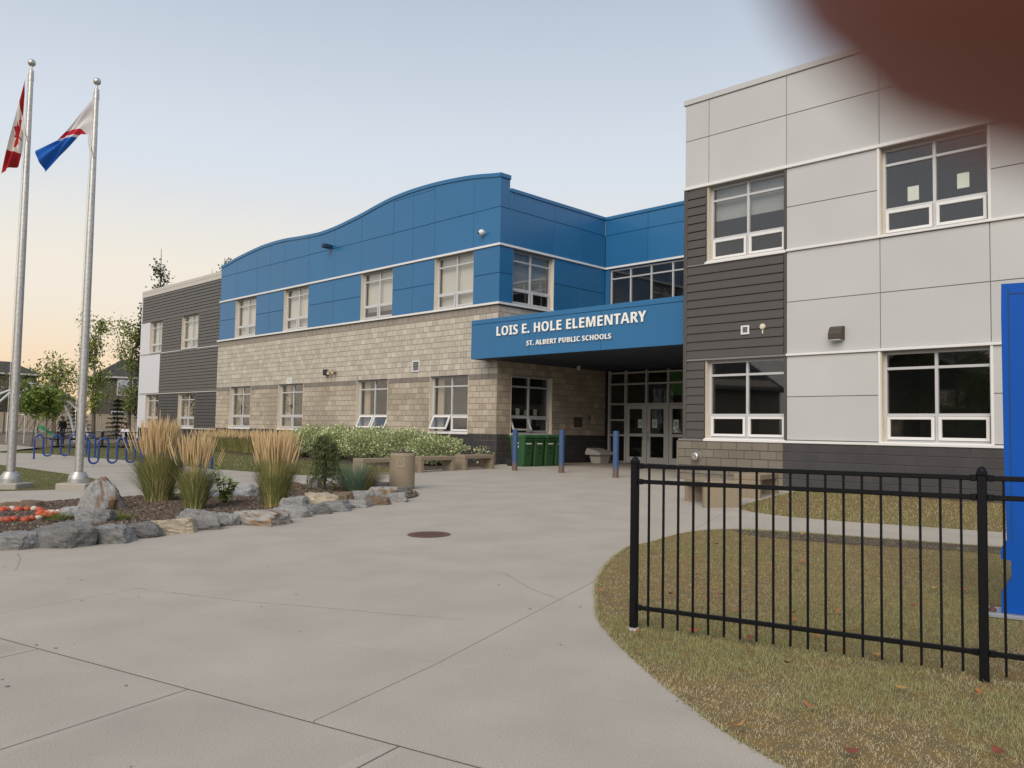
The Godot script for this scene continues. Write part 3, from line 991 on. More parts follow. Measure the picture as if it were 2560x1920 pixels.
	panel(R, -0.022, 8.43, 0.42, 9.42, M.blue); panel(R, 0.42, 8.43, 0.62, 9.02, M.blue); panel(R, 0.62, 8.43, 2.65, 9.02, M.blue); panel(R, 2.65, 8.43, 4.02, 9.02, M.blue); panel(R, 4.02, 8.43, 5.48, 9.02, M.blue)
	trim(R, 0.44, 9.02, 5.5, 9.14, M.blue, 0.055)
	trim(R, -0.055, 9.41, 0.43, 9.545, M.blue, 0.056)
	trim(R, -0.075, 7.15, 5.45, 7.225, M.white, 0.075)
	trim(R, -0.09, 5.21, 5.45, 5.285, M.white, 0.09)
	# back wall over the entrance
	var B := BACK
	var bup := [[0.24, 5.27, 4.80, 7.12]]
	backing(B, 0.0, 7.9, 3.36, 9.1, bup, -0.003, M.blue_joint)
	panel(B, 0.03, 5.30, 0.24, 7.14, M.blue)
	panel(B, 4.80, 5.30, 7.88, 7.14, M.blue)
	for r in [[0.03, 1.95], [1.95, 3.9], [3.9, 5.9], [5.9, 7.88]]:
		panel(B, r[0], 7.22, r[1], 8.43, M.blue); panel(B, r[0], 8.43, r[1], 9.02, M.blue)
	trim(B, 0.06, 9.02, 7.88, 9.14, M.blue, 0.055)
	trim(B, 0.08, 7.15, 7.88, 7.225, M.white, 0.07)
	var strip := MB.new()
	for k in 6:
		var fx := 0.24 + k * 0.912
		strip.span(Vector3(fx - (0.0 if k == 0 else 0.025), 5.27, -0.12), Vector3(fx + (0.05 if k == 0 else 0.025), 7.12, -0.04), 0.004)
	for k in 5:
		var fx := 0.24 + k * 0.912
		for fy in [5.27, 6.75, 7.07]: strip.span(Vector3(fx + 0.03, fy, -0.118), Vector3(fx + 0.885, fy + 0.05, -0.045), 0.004)
	var sw := obj("strip_window", strip, M.frame, school_node, B)
	for k in 5:
		var fx := 0.24 + k * 0.912
		for yy in [[5.32, 6.75], [6.80, 7.07]]:
			var p := MB.new()
			p.glazing(fx + 0.025, yy[0], fx + 0.89, yy[1], -0.08)
			obj("pane", p, M.glass, sw)
	var rm := MB.new()
	rm.span(Vector3(0.0, 4.9, -4.2), Vector3(7.8, 7.5, -4.1)); rm.span(Vector3(0.0, 4.8, -4.2), Vector3(7.8, 4.9, -0.26)); rm.span(Vector3(0.0, 7.5, -4.2), Vector3(7.8, 7.6, -0.26))
	rm.span(Vector3(-0.1, 4.8, -4.2), Vector3(0.0, 7.6, -0.26)); rm.span(Vector3(7.8, 4.8, -4.2), Vector3(7.9, 7.6, -0.26))
	obj("room", rm, M.room, sw)
	entrance()
	canopy()
	wing()
	far_wing()
	# windows of the main facade
	for i in 4:
		window(A, up[i][0], 5.285, up[i][2] - up[i][0], 1.86, {"blind": 0.97 if i != 2 else 0.80, "room_mat": M.room})
	window(A, dn[0][0], 0.99, 2.05, 1.96, {"curtain": 0.42})
	window(A, dn[1][0], 0.99, 2.05, 1.96, {"curtain": 0.40})
	window(A, dn[2][0], 0.99, 2.00, 1.96, {"curtain": 0.36, "open": [true, true], "white": true})
	window(A, dn[3][0], 0.99, 2.01, 1.96, {"curtain": 0.30, "open": [true, false], "white": true})
	window(R, 0.63, 5.285, 2.01, 1.84, {"blind": 0.66, "blind_mat": M.blind_dim, "room_from": -0.02})
	var lw := window(R, 0.65, 0.99, 2.0, 1.94, {"open": [true, false], "room_from": -0.02})
	for k in 4:   # small things on the inner sill
		var s := MB.new()
		s.lathe([Vector2(0, 0), Vector2(0.07, 0), Vector2(0.08, 0.16 + 0.05 * (k % 2)), Vector2(0.0, 0.17 + 0.05 * (k % 2))], 10)
		obj("sill_pot", s, [M.paper, M.paper, M.paper_teal, M.jamb][k], lw, Transform3D(Basis.IDENTITY, Vector3(0.25 + k * 0.43, 0.64, -0.36)))
	# the rest of the block: roof, sides and back
	var mass := MB.new()
	mass.span(Vector3(-31.6, 8.3, -22.0), Vector3(-0.4, 8.5, -0.9)); mass.span(Vector3(-0.4, 8.32, -22.0), Vector3(23.9, 8.52, -5.8)); mass.span(Vector3(8.2, 8.3, -5.79), Vector3(23.9, 8.5, 0.9))
	mass.span(Vector3(-31.8, -0.3, -22.3), Vector3(24.0, 8.9, -22.0))
	mass.span(Vector3(23.7, -0.3, -21.99), Vector3(24.0, 8.9, 0.9))
	mass.span(Vector3(7.9, 3.0, -5.7), Vector3(8.15, 9.3, 0.90)); mass.span(Vector3(7.9, -0.3, -5.7), Vector3(8.15, 2.99, 0.90))
	obj("roof_and_rear_walls", mass, M.grey_panel, school_node)
	lay_blocks()

func entrance() -> void:
	var B := Transform3D(Basis.IDENTITY, Vector3(0, 0, -5.6))
	var fr := MB.new()
	var xs := [0.20, 0.95, 1.87, 2.79, 3.71, 4.63, 5.40, 6.10]
	for i in xs.size():
		var t := 0.035
		fr.span(Vector3(xs[i] - t, 0.0, -0.08), Vector3(xs[i] + t, 3.37, 0.04), 0.004)
	for i in xs.size() - 1:
		var rows := [2.13, 2.86, 3.27]
		if i == 0 or i > 4: rows = [0.04, 1.0, 1.55, 2.13, 2.86, 3.27]
		for y in rows:
			fr.span(Vector3(xs[i] + 0.036, y - 0.03, -0.078), Vector3(xs[i + 1] - 0.036, y + 0.03, 0.036), 0.004)
	var store := obj("glazed_entrance", fr, M.frame_door, school_node, B)
	for i in xs.size() - 1:
		var rows := [[2.16, 2.83], [2.89, 3.24]]
		if i == 0 or i > 4: rows = [[0.07, 0.97], [1.03, 1.52], [1.58, 2.10], [2.16, 2.83], [2.89, 3.24]]
		for r in rows:
			var p := MB.new()
			p.glazing(xs[i] + 0.03, r[0], xs[i + 1] - 0.03, r[1], -0.02)
			obj("pane", p, M.glass, store)
	for i in range(1, 5):
		var a: float = xs[i] + 0.045
		var b: float = xs[i + 1] - 0.045
		var d := MB.new()
		var s := 0.13
		d.span(Vector3(a, 0.02, -0.03), Vector3(a + s, 2.09, 0.02), 0.004)
		d.span(Vector3(b - s, 0.02, -0.03), Vector3(b, 2.09, 0.02), 0.004)
		d.span(Vector3(a + s, 0.02, -0.029), Vector3(b - s, 0.24, 0.019), 0.004)
		d.span(Vector3(a + s, 0.97, -0.029), Vector3(b - s, 1.07, 0.019), 0.004)
		d.span(Vector3(a + s, 1.95, -0.029), Vector3(b - s, 2.09, 0.019), 0.004)
		var door := obj("door", d, M.frame_door, school_node, B)
		for r in [[0.24, 0.97], [1.07, 1.95]]:
			var p := MB.new()
			p.glazing(a + s, r[0], b - s, r[1], -0.005)
			obj("pane", p, M.glass, door)
		var hx := b - 0.07 if i % 2 else a + 0.07
		var hm := MB.new()
		hm.tube([Vector3(hx, 0.85, 0.02), Vector3(hx, 0.85, 0.07), Vector3(hx, 1.15, 0.07), Vector3(hx, 1.15, 0.02)], [0.012], 6)
		obj("handle", hm, M.steel, door)
		var nt := MB.new()
		var nx := lerpf(a, b, [0.0, 0.62, 0.25, 0.22, 0.4][i])
		nt.span(Vector3(nx, 1.28, 0.0), Vector3(nx + 0.21, 1.58, 0.003))
		var notice := obj("notice", nt, M.label, door)
		nt = MB.new()
		nt.span(Vector3(nx + 0.04, 1.36, 0.004), Vector3(nx + 0.17, 1.51, 0.006))
		obj("notice_print", nt, M.paper_teal, door)
	# the lobby behind the glass
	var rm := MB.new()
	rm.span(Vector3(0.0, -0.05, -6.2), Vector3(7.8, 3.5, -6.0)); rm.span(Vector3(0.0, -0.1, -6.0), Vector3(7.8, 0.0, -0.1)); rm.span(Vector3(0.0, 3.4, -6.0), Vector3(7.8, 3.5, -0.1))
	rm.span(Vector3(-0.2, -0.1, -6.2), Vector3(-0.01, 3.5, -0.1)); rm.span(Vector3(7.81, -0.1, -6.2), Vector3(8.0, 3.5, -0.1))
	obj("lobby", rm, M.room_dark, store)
	var wl := MB.new()
	wl.span(Vector3(6.14, 0.0, -0.2), Vector3(7.86, 3.37, 0.0))
	obj("wall", wl, M.mortar, school_node, B)
	var ban := MB.new()
	ban.span(Vector3(2.4, 2.45, -0.75), Vector3(4.4, 3.3, -0.74))
	obj("banner", ban, M.green_poster, store)
	var tm := TextMesh.new()
	var sf := SystemFont.new()
	sf.font_names = PackedStringArray(["Droid Serif"])
	sf.font_italic = true
	tm.font = sf; tm.text = "ibling"; tm.font_size = 32; tm.pixel_size = 0.008; tm.depth = 0.006
	var to := obj("banner_lettering", tm, M.black, store, Transform3D(Basis(Vector3(1, 0, 0), Vector3(0.25, 1, 0), Vector3(0, 0, 1)), Vector3(3.15, 3.0, -0.73)))

func canopy() -> void:
	var front := 0.70
	var cb := MB.new()
	cb.span(Vector3(-0.47, 3.372, 0.012), Vector3(0.03, 4.60, front)); cb.span(Vector3(0.03, 3.372, -5.45), Vector3(7.84, 4.60, front))
	var cn := obj("canopy", cb, M.blue_joint, school_node)
	for r in [[-0.472, 2.10], [2.10, 4.84], [4.84, 7.84]]:
		var p := MB.new()
		p.span(Vector3(r[0] + 0.005, 3.37, front - 0.004), Vector3(r[1] - 0.005, 4.468, front + 0.022), 0.004)
		obj("panel", p, M.blue, cn)
		p = MB.new()
		p.span(Vector3(r[0] - 0.01, 4.476, front - 0.004), Vector3(r[1] + 0.0, 4.62, front + 0.035), 0.006)
		obj("coping", p, M.blue, cn)
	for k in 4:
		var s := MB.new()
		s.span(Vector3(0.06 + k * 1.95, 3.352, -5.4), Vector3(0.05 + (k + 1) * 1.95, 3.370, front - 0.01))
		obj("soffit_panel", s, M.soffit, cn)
	var e := MB.new()
	e.span(Vector3(-0.492, 3.37, 0.012), Vector3(-0.472, 4.62, front + 0.02))
	obj("panel", e, M.blue, cn)
	for line in [["LOIS E. HOLE ELEMENTARY", 0.67, 6.40, 4.045, 0.285], ["ST. ALBERT PUBLIC SCHOOLS", 2.01, 5.25, 3.665, 0.142]]:
		var sf := SystemFont.new()
		sf.font_names = PackedStringArray(["Droid Sans"])
		sf.font_weight = 700
		var text: String = line[0]
		var full := sf.get_string_size(text, HORIZONTAL_ALIGNMENT_LEFT, -1, 64).x
		var capital := 64 * 0.714
		var sy: float = line[4] / capital
		var sx: float = (line[2] - line[1]) / full
		for i in text.length():
			if text[i] == " ": continue
			var at := sf.get_string_size(text.substr(0, i), HORIZONTAL_ALIGNMENT_LEFT, -1, 64).x
			var tm := TextMesh.new()
			tm.font = sf; tm.font_size = 64; tm.pixel_size = 1.0; tm.text = text[i]; tm.depth = 0.022 / sy
			tm.horizontal_alignment = HORIZONTAL_ALIGNMENT_LEFT
			tm.vertical_alignment = VERTICAL_ALIGNMENT_BOTTOM
			var xf := Transform3D(Basis(Vector3(sx, 0, 0), Vector3(0, sy, 0), Vector3(0, 0, sy)), Vector3(line[1] + at * sx, line[3] - sf.get_descent(64) * sy, front + 0.05))
			obj("letter", tm, M.letter, cn, xf)

func wing() -> void:
	var W := WING
	var holes := [[8.53, 5.27, 10.51, 7.13], [8.50, 0.985, 10.51, 2.86], [12.64, 5.27, 14.66, 7.13], [12.64, 0.985, 14.66, 2.86]]
	backing(W, 7.88, 24.0, 0.93, 9.36, holes, -0.003, M.grey_joint)
	# dark boards round the first pair of windows
	boards(W, 7.97, 10.50, 1.0, 2.87, [[8.46, 0.9, 10.6, 2.9]], M.siding_wing, 0.207)
	boards(W, 7.97, 10.50, 2.93, 5.2, [], M.siding_wing, 0.207)
	boards(W, 7.97, 10.50, 5.25, 7.13, [[8.48, 5.2, 10.6, 7.2]], M.siding_wing, 0.207)
	trim(W, 7.86, 0.98, 7.965, 7.14, M.siding_wing, 0.045)
	trim(W, 10.512, 0.99, 10.565, 2.86, M.siding_wing, 0.045); trim(W, 10.512, 2.92, 10.565, 7.14, M.siding_wing, 0.045)
	trim(W, 7.97, 2.872, 10.565, 2.92, M.trim_grey, 0.055)
	trim(W, 7.97, 5.205, 8.47, 5.245, M.trim_grey, 0.05)
	# grey panels
	var vx := [7.88, 8.55, 10.565, 12.63, 14.68, 16.7, 18.8, 20.9, 23.98]
	for i in vx.size() - 1:
		panel(W, vx[i], 7.215, vx[i + 1], 8.39, M.grey_panel)
		panel(W, vx[i], 8.39, vx[i + 1], 9.31, M.grey_panel)
		if i < 2: continue
		panel(W, vx[i], 2.93, vx[i + 1], 4.09, M.grey_panel)
		panel(W, vx[i], 4.09, vx[i + 1], 5.235, M.grey_panel)
		if i == 3: continue
		panel(W, vx[i], 1.0, vx[i + 1], 1.96, M.grey_panel); panel(W, vx[i], 1.96, vx[i + 1], 2.87, M.grey_panel)
		panel(W, vx[i], 5.29, vx[i + 1], 6.255, M.grey_panel); panel(W, vx[i], 6.255, vx[i + 1], 7.145, M.grey_panel)
	var cp := MB.new()
	cp.span(Vector3(7.84, 9.315, -0.4), Vector3(24.02, 9.45, 0.055), 0.006)
	obj("coping", cp, M.grey_panel, school_node, W)
	trim(W, 7.86, 7.145, 24.0, 7.215, M.white, 0.075)
	trim(W, 10.57, 5.235, 24.0, 5.29, M.white, 0.07)
	trim(W, 8.47, 5.215, 10.565, 5.268, M.white, 0.075)
	trim(W, 10.57, 2.872, 24.0, 2.93, M.white, 0.07)
	trim(W, 8.46, 0.93, 24.0, 0.985, M.white, 0.085)
	trim(W, 7.76, 0.93, 8.455, 0.98, M.trim_grey, 0.085)
	for x in [12.585, 14.665]:
		trim(W, x, 0.986, x + 0.05, 2.87, M.white, 0.05); trim(W, x, 5.291, x + 0.05, 7.144, M.white, 0.05)
	# block base
	var bw := backing(W, 7.74, 24.0, -0.35, 0.93, [], 0.05, M.mortar_dark, "block_wall")
	courses(W, bw, 7.74, 10.5, -0.06, 5, 0.198, [], "wing_tan", 0.0, 0.056)
	courses(W, bw, 10.5, 24.0, -0.06, 5, 0.198, [], "wing_base", 0.2, 0.056)
	var side := MB.new()
	side.span(Vector3(7.70, -0.35, -6.9), Vector3(7.735, 0.93, 0.05))
	obj("wall", side, M.mortar, school_node, W)
	var w1 := window(W, 8.53, 5.285, 1.98, 1.85, {"blind": 0.42, "blind_mat": M.blind_dim, "room_mat": M.room, "white": true})
	window(W, 8.50, 0.99, 2.01, 1.87, {"room_mat": M.room_dark, "white": true})
	var w2 := window(W, 12.64, 5.285, 2.02, 1.85, {"room_mat": M.room, "white": true})
	window(W, 12.64, 0.99, 2.02, 1.87, {"white": true})
	for p in [[0.48, 0.68], [1.42, 0.76]]:
		var nt := MB.new()
		nt.span(Vector3(p[0], p[1], -0.19), Vector3(p[0] + 0.22, p[1] + 0.30, -0.187))
		obj("paper_sheet", nt, M.paper, w2)

func far_wing() -> void:
	var F := FAR
	var holes := [[-26.15, 5.22, -24.0, 7.13], [-30.55, 5.22, -28.75, 7.13], [-26.25, 0.92, -24.1, 2.82], [-30.8, 0.92, -28.9, 2.82]]
	backing(F, -31.8, -19.86, 0.88, 9.0, holes, -0.003, M.siding_dark)
	boards(F, -31.75, -19.86, 7.17, 8.66, holes, M.siding, 0.17)
	boards(F, -28.75, -19.86, 5.26, 7.12, holes, M.siding, 0.17)
	boards(F, -28.9, -19.86, 2.90, 5.18, holes, M.siding, 0.17)
	boards(F, -28.9, -19.86, 0.92, 2.82, holes, M.siding_dark, 0.17)
	panel(F, -31.78, 2.90, -28.92, 5.2, M.pale_panel); panel(F, -31.78, 0.92, -30.8, 2.85, M.pale_panel); panel(F, -31.78, 5.25, -30.55, 7.15, M.pale_panel)
	trim(F, -31.8, 7.13, -19.86, 7.165, M.trim_grey, 0.05)
	trim(F, -31.8, 5.18, -19.86, 5.24, M.cap_pale, 0.05)
	trim(F, -31.8, 2.83, -19.86, 2.88, M.cap_pale, 0.05)
	trim(F, -31.8, 0.86, -19.86, 0.92, M.cap_pale, 0.06)
	var cp := MB.new()
	cp.span(Vector3(-31.84, 8.68, -0.4), Vector3(-19.86, 9.08, 0.06), 0.01)
	obj("coping", cp, M.cap_pale, school_node, F)
	cp = MB.new()
	cp.span(Vector3(-31.85, 8.90, -0.41), Vector3(-19.86, 8.92, 0.072))
	obj("coping_seam", cp, M.cap_pale, school_node, F)
	var bw := backing(F, -31.8, -19.86, -0.3, 0.86, [], 0.0, M.mortar_dark, "block_wall")
	courses(F, bw, -31.8, -19.86, -0.12, 5, 0.196, [], "base", 0.0, 0.006)
	var side := MB.new()
	side.span(Vector3(-32.0, -0.3, -22.0), Vector3(-31.8, 9.0, 0.0))
	obj("wall", side, M.pale_panel, school_node, F)
	window(F, -26.15, 5.24, 2.12, 1.88, {"blind": 0.96, "room_mat": M.room}); window(F, -30.55, 5.24, 1.8, 1.88, {"blind": 0.96, "room_mat": M.room})
	window(F, -26.25, 0.94, 2.12, 1.87, {"curtain": 0.5}); window(F, -30.8, 0.94, 1.9, 1.87, {"curtain": 0.6})

# ---------------------------------------------------------------- things fixed to the school
func fixtures() -> void:
	var t := thing("security_camera", "small white dome camera on blue wall near the corner", "camera", Vector3(-0.73, 7.66, 0.02))
	var mb := MB.new(); mb.ball(Vector3(0, 0, 0.13), Vector3(0.11, 0.10, 0.11), 8, 14); obj("dome", mb, M.white, t)
	mb = MB.new(); mb.tube([Vector3.ZERO, Vector3(0, 0, 0.08)], [0.06], 12); obj("mount", mb, M.white, t)
	mb = MB.new(); mb.ball(Vector3(-0.045, -0.02, 0.20), Vector3(0.055, 0.055, 0.045), 6, 10); obj("lens", mb, M.dark, t)
	t = thing("security_camera", "dark blue box camera on the wavy blue parapet", "camera", Vector3(-9.95, 8.52, 0.02))
	mb = MB.new(); mb.box(Vector3(0, 0, 0.25), Vector3(0.2, 0.17, 0.36), 0.02); obj("housing", mb, M.blue_joint, t)
	mb = MB.new(); mb.box(Vector3(0, 0.02, 0.04), Vector3(0.12, 0.12, 0.08), 0.01); obj("bracket", mb, M.blue_joint, t)
	mb = MB.new(); mb.box(Vector3(0, -0.01, 0.435), Vector3(0.13, 0.11, 0.012)); obj("lens", mb, M.dark, t)
	t = thing("wall_speaker", "small black box with two horn heads on light blocks", "alarm", Vector3(-9.97, 3.33, 0.01))
	mb = MB.new(); mb.box(Vector3(0, 0, 0.10), Vector3(0.2, 0.24, 0.2), 0.02); obj("housing", mb, M.dark, t)
	for k in 2:
		mb = MB.new(); mb.lathe([Vector2(0.05, 0), Vector2(0.06, 0.06), Vector2(0.10, 0.14), Vector2(0.09, 0.15), Vector2(0, 0.08)], 14)
		obj("horn", mb, M.curtain, t, Transform3D(Basis(Vector3.BACK, 0.9 - k * 1.6) * Basis(Vector3.RIGHT, PI / 2), Vector3(0.30 + k * 0.30, -0.02 + 0.03 * k, 0.05)))
	mb = MB.new(); mb.tube([Vector3(0.3, -0.02, 0.04), Vector3(0.62, 0.02, 0.04)], [0.025], 8); obj("conduit", mb, M.curtain, t)
	t = thing("wall_vent", "white framed square louvre vent in the light block wall", "vent", Vector3(-4.2, 3.345, 0.008))
	vent(t, 0.42, 0.40)
	t = thing("wall_vent", "small white framed vent on dark siding beside pale bell", "vent", Vector3(9.56, 3.535, 1.215))
	vent(t, 0.21, 0.21)
	t = thing("alarm_bell", "round cream alarm with short stem on dark siding", "alarm", Vector3(10.0, 3.58, 1.215))
	mb = MB.new(); mb.lathe([Vector2(0.0, 0), Vector2(0.07, 0), Vector2(0.07, 0.03), Vector2(0.05, 0.06), Vector2(0, 0.065)], 16); obj("bell", mb, M.jamb, t, Transform3D(Basis(Vector3.RIGHT, PI / 2), Vector3.ZERO))
	mb = MB.new(); mb.box(Vector3(0, -0.11, 0.015), Vector3(0.028, 0.1, 0.03), 0.004); obj("stem", mb, M.jamb, t)
	t = thing("wall_light", "dark bronze wedge wall light on pale grey panel", "light", Vector3(11.75, 3.30, 1.20))
	mb = MB.new()
	var prof := PackedVector2Array([Vector2(0, -0.13), Vector2(0.20, -0.13), Vector2(0.21, -0.02), Vector2(0.16, 0.10), Vector2(0.08, 0.15), Vector2(0, 0.15)])
	mb.prism(prof, -0.14, 0.14); obj("housing", mb, M.iron_dark if M.has("iron_dark") else M.bark_dark, t, Transform3D(Basis(Vector3(0, 0, 1), Vector3.UP, Vector3(-1, 0, 0)), Vector3.ZERO))
	mb = MB.new(); mb.box(Vector3(0, -0.145, 0.11), Vector3(0.22, 0.03, 0.16), 0.008); obj("lens", mb, M.frame, t)
	t = thing("fire_hose_inlet", "round grey metal fire hose inlet on tan block base", "hydrant", Vector3(8.30, 0.56, 1.24))
	mb = MB.new(); mb.lathe([Vector2(0, 0), Vector2(0.12, 0), Vector2(0.12, 0.015), Vector2(0.08, 0.02), Vector2(0.075, 0.08), Vector2(0.0, 0.08)], 20); obj("flange", mb, M.trim_grey, t, Transform3D(Basis(Vector3.RIGHT, PI / 2), Vector3.ZERO))
	mb = MB.new(); mb.lathe([Vector2(0.085, 0), Vector2(0.09, 0.06), Vector2(0.06, 0.075), Vector2(0.055, 0.05), Vector2(0.03, 0.05), Vector2(0.025, 0.09), Vector2(0, 0.09)], 18); obj("cap", mb, M.steel, t, Transform3D(Basis(Vector3.RIGHT, PI / 2), Vector3(0, 0, 0.07)))
	t = thing("notice_sign", "small white paper notice above second ground floor window", "sign", Vector3(-13.02, 3.085, 0.012))
	mb = MB.new(); mb.box(Vector3.ZERO, Vector3(0.42, 0.26, 0.012), 0.003); obj("board", mb, M.white, t)
	for k in 3:
		mb = MB.new(); mb.box(Vector3(0, 0.07 - k * 0.065, 0.008), Vector3(0.30 - 0.04 * (k % 2), 0.022, 0.003)); obj("print_line", mb, M.galv, t)
	t = thing("wall_plaque", "dark rectangular plaque on the shaded entrance wall", "plaque", Vector3(0.008, 1.44, -4.04), PI / 2)
	mb = MB.new(); mb.box(Vector3(0, 0, 0.015), Vector3(0.46, 0.36, 0.03), 0.008); obj("plate", mb, M.bark_dark, t)
	for k in 4:
		mb = MB.new(); mb.box(Vector3(0, 0.11 - k * 0.07, 0.032), Vector3(0.34 - 0.08 * (k % 2), 0.018, 0.003)); obj("raised_line", mb, M.iron, t)
	t = thing("intercom", "tiny dark intercom beside plaque on entrance wall", "intercom", Vector3(0.008, 1.64, -4.68), PI / 2)
	mb = MB.new(); mb.box(Vector3(0, 0, 0.02), Vector3(0.13, 0.13, 0.04), 0.01); obj("housing", mb, M.dark, t)
	mb = MB.new(); mb.ball(Vector3(0, 0, 0.045), Vector3(0.03, 0.03, 0.012), 6, 10); obj("button", mb, M.frame, t)
	t = thing("soffit_camera", "small white camera under the dark canopy soffit", "camera", Vector3(0.9, 3.35, -3.0))
	mb = MB.new(); mb.lathe([Vector2(0, -0.15), Vector2(0.055, -0.13), Vector2(0.065, -0.07), Vector2(0.07, 0), Vector2(0, 0)], 14); obj("dome", mb, M.frame, t)

func vent(t: Node, w: float, h: float) -> void:
	var mb := MB.new()
	for s in [-1, 1]:
		mb.box(Vector3(s * (w / 2 - 0.02), 0, 0.02), Vector3(0.04, h, 0.04), 0.005)
		mb.box(Vector3(0, s * (h / 2 - 0.02), 0.02), Vector3(w - 0.081, 0.04, 0.039), 0.005)
	obj("frame", mb, M.white, t)
	var n := int(h / 0.045)
	for k in n:
		mb = MB.new()
		mb.box(Vector3(0, -h / 2 + 0.05 + k * (h - 0.08) / n, 0.012), Vector3(w - 0.085, 0.03, 0.006), 0.0, Basis(Vector3.RIGHT, 0.6))
		obj("louvre", mb, M.galv, t)

# ---------------------------------------------------------------- the yard
func loft(mb: MB, rings: Array) -> void:
	for i in rings.size() - 1:
		var n: int = rings[i].size()
		for k in n:
			mb.quad(rings[i][k], rings[i][(k + 1) % n], rings[i + 1][(k + 1) % n], rings[i + 1][k])
	var n0: int = rings[0].size()
	for k in range(1, n0 - 1):
		mb.tri(rings[0][0], rings[0][k + 1], rings[0][k])
		mb.tri(rings[-1][0], rings[-1][k], rings[-1][k + 1])

func rounded(w: float, d: float, r: float, y: float, dx := 0.0) -> Array:   # a rounded rectangle, counter-clockwise seen from above
	var out := []
	for q in 4:
		var cx := (w / 2 - r) * (1.0 if q == 0 or q == 3 else -1.0)
		var cz := (d / 2 - r) * (-1.0 if q < 2 else 1.0)
		for k in 4:
			var a := PI / 2 * q + PI / 2 * k / 3.0
			out.append(Vector3(cx + cos(a) * r + dx, y, cz - sin(a) * r))
	return out

const SIDE := Vector3(0.708, 0, -0.706)   # across the line of sight

func yard() -> void:
	flagpole(Vector2(-0.13, 13.77), 8.93, "left flagpole, silver with ball top, bearing the red and white flag", "red")
	flagpole(Vector2(0.836, 12.77), 8.54, "right flagpole, silver with ball top, bearing the blue and white flag", "blue")
	red_flag()
	blue_flag()
	fence()
	bike_rack(Vector2(-13.17, 9.81), Vector2(-12.63, 7.98), "blue serpentine bike rack farthest left, behind the two flagpoles")
	bike_rack(Vector2(-6.95, 10.30), Vector2(-6.85, 8.48), "blue serpentine bike rack in the middle, partly behind the right flagpole")
	bike_rack(Vector2(-3.11, 10.0), Vector2(-3.57, 7.84), "blue serpentine bike rack farthest right, behind the tall feather grasses")
	rocks()
	benches()
	bins()
	for p in [[2.74, 1.89, "blue steel bollard in front of the green bins"], [4.27, 1.63, "blue steel bollard right of the bins, middle of three"], [6.42, 2.01, "blue steel bollard nearest the entrance doors and grey wing"]]:
		bollard(p[0], p[1], p[2])
	var t := thing("manhole_cover", "round rusty brown manhole cover set in the concrete", "manhole cover", on(11.09, 11.86, 0.0))
	t.rotation.x = atan(SLOPE)
	var mb := MB.new()
	mb.lathe([Vector2(0.23, 0.002), Vector2(0.27, 0.002), Vector2(0.275, 0.006), Vector2(0.235, 0.006), Vector2(0.235, 0.001)], 40)
	obj("ring", mb, M.iron, t)
	mb = MB.new(); mb.lathe([Vector2(0.23, 0.0), Vector2(0.23, 0.005), Vector2(0, 0.005)], 40); obj("lid", mb, M.iron, t)
	mb = MB.new()
	for i in range(-4, 5):
		for k in range(-4, 5):
			if i * i + k * k < 19: mb.box(Vector3(i * 0.046, 0.007, k * 0.046), Vector3(0.026, 0.006, 0.026), 0.002)
	var st := obj("raised_stud", mb, M.iron, t)
	st.set_meta("kind", "stuff")
	sign_post()
	leaves_on_lawn()

func flagpole(at: Vector2, h: float, label: String, _k: String) -> void:
	var t := thing("flagpole", label, "flagpole", on(at.x, at.y), 0.78, "flagpoles beside the garden bed")
	var mb := MB.new(); mb.box(Vector3(0, 0.035, 0), Vector3(0.62, 0.17, 0.62), 0.02); obj("footing", mb, M.precast_plain, t)
	mb = MB.new()
	mb.lathe([Vector2(0.0, 0.12), Vector2(0.205, 0.12), Vector2(0.205, 0.16), Vector2(0.20, 0.165), Vector2(0.20, 0.20), Vector2(0.192, 0.21), Vector2(0.185, 0.25), Vector2(0.14, 0.32), Vector2(0.125, 0.345), Vector2(0.09, 0.35)], 28)
	obj("base_shoe", mb, M.steel, t)
	mb = MB.new()
	mb.lathe([Vector2(0.083, 0.30), Vector2(0.083, 2.5), Vector2(0.072, 5.0), Vector2(0.048, h - 0.25), Vector2(0.0, h - 0.25)], 22)
	obj("shaft", mb, M.steel, t)
	mb = MB.new(); mb.lathe([Vector2(0.0, h - 0.34), Vector2(0.056, h - 0.34), Vector2(0.056, h - 0.22), Vector2(0.05, h - 0.21), Vector2(0.05, h - 0.12), Vector2(0.02, h - 0.10), Vector2(0.018, h - 0.02), Vector2(0, h - 0.02)], 16); obj("truck", mb, M.steel, t)
	mb = MB.new(); mb.ball(Vector3(0, h + 0.05, 0), Vector3.ONE * 0.078, 10, 18); obj("ball", mb, M.steel, t)
	mb = MB.new(); mb.box(Vector3(0.0, 1.85, 0.076), Vector3(0.05, 0.20, 0.016), 0.005, Basis.IDENTITY); obj("access_plate", mb, M.steel, t)
	mb = MB.new(); mb.tube([Vector3(-0.06, h - 0.2, 0.02), Vector3(-0.085, 6.0, 0.03), Vector3(-0.10, 1.2, 0.04)], [0.005], 5); obj("halyard", mb, M.label, t)
	var s: float = 7.28 if h > 8.6 else 6.95
	mb = MB.new(); mb.tube([Vector3(-0.10, s + 0.52, 0.05), Vector3(-0.075, s + 0.25, 0.085), Vector3(0.02, s + 0.02, 0.085), Vector3(0.06, s, 0.05)], [0.016], 7); obj("retaining_strap", mb, M.jamb, t)

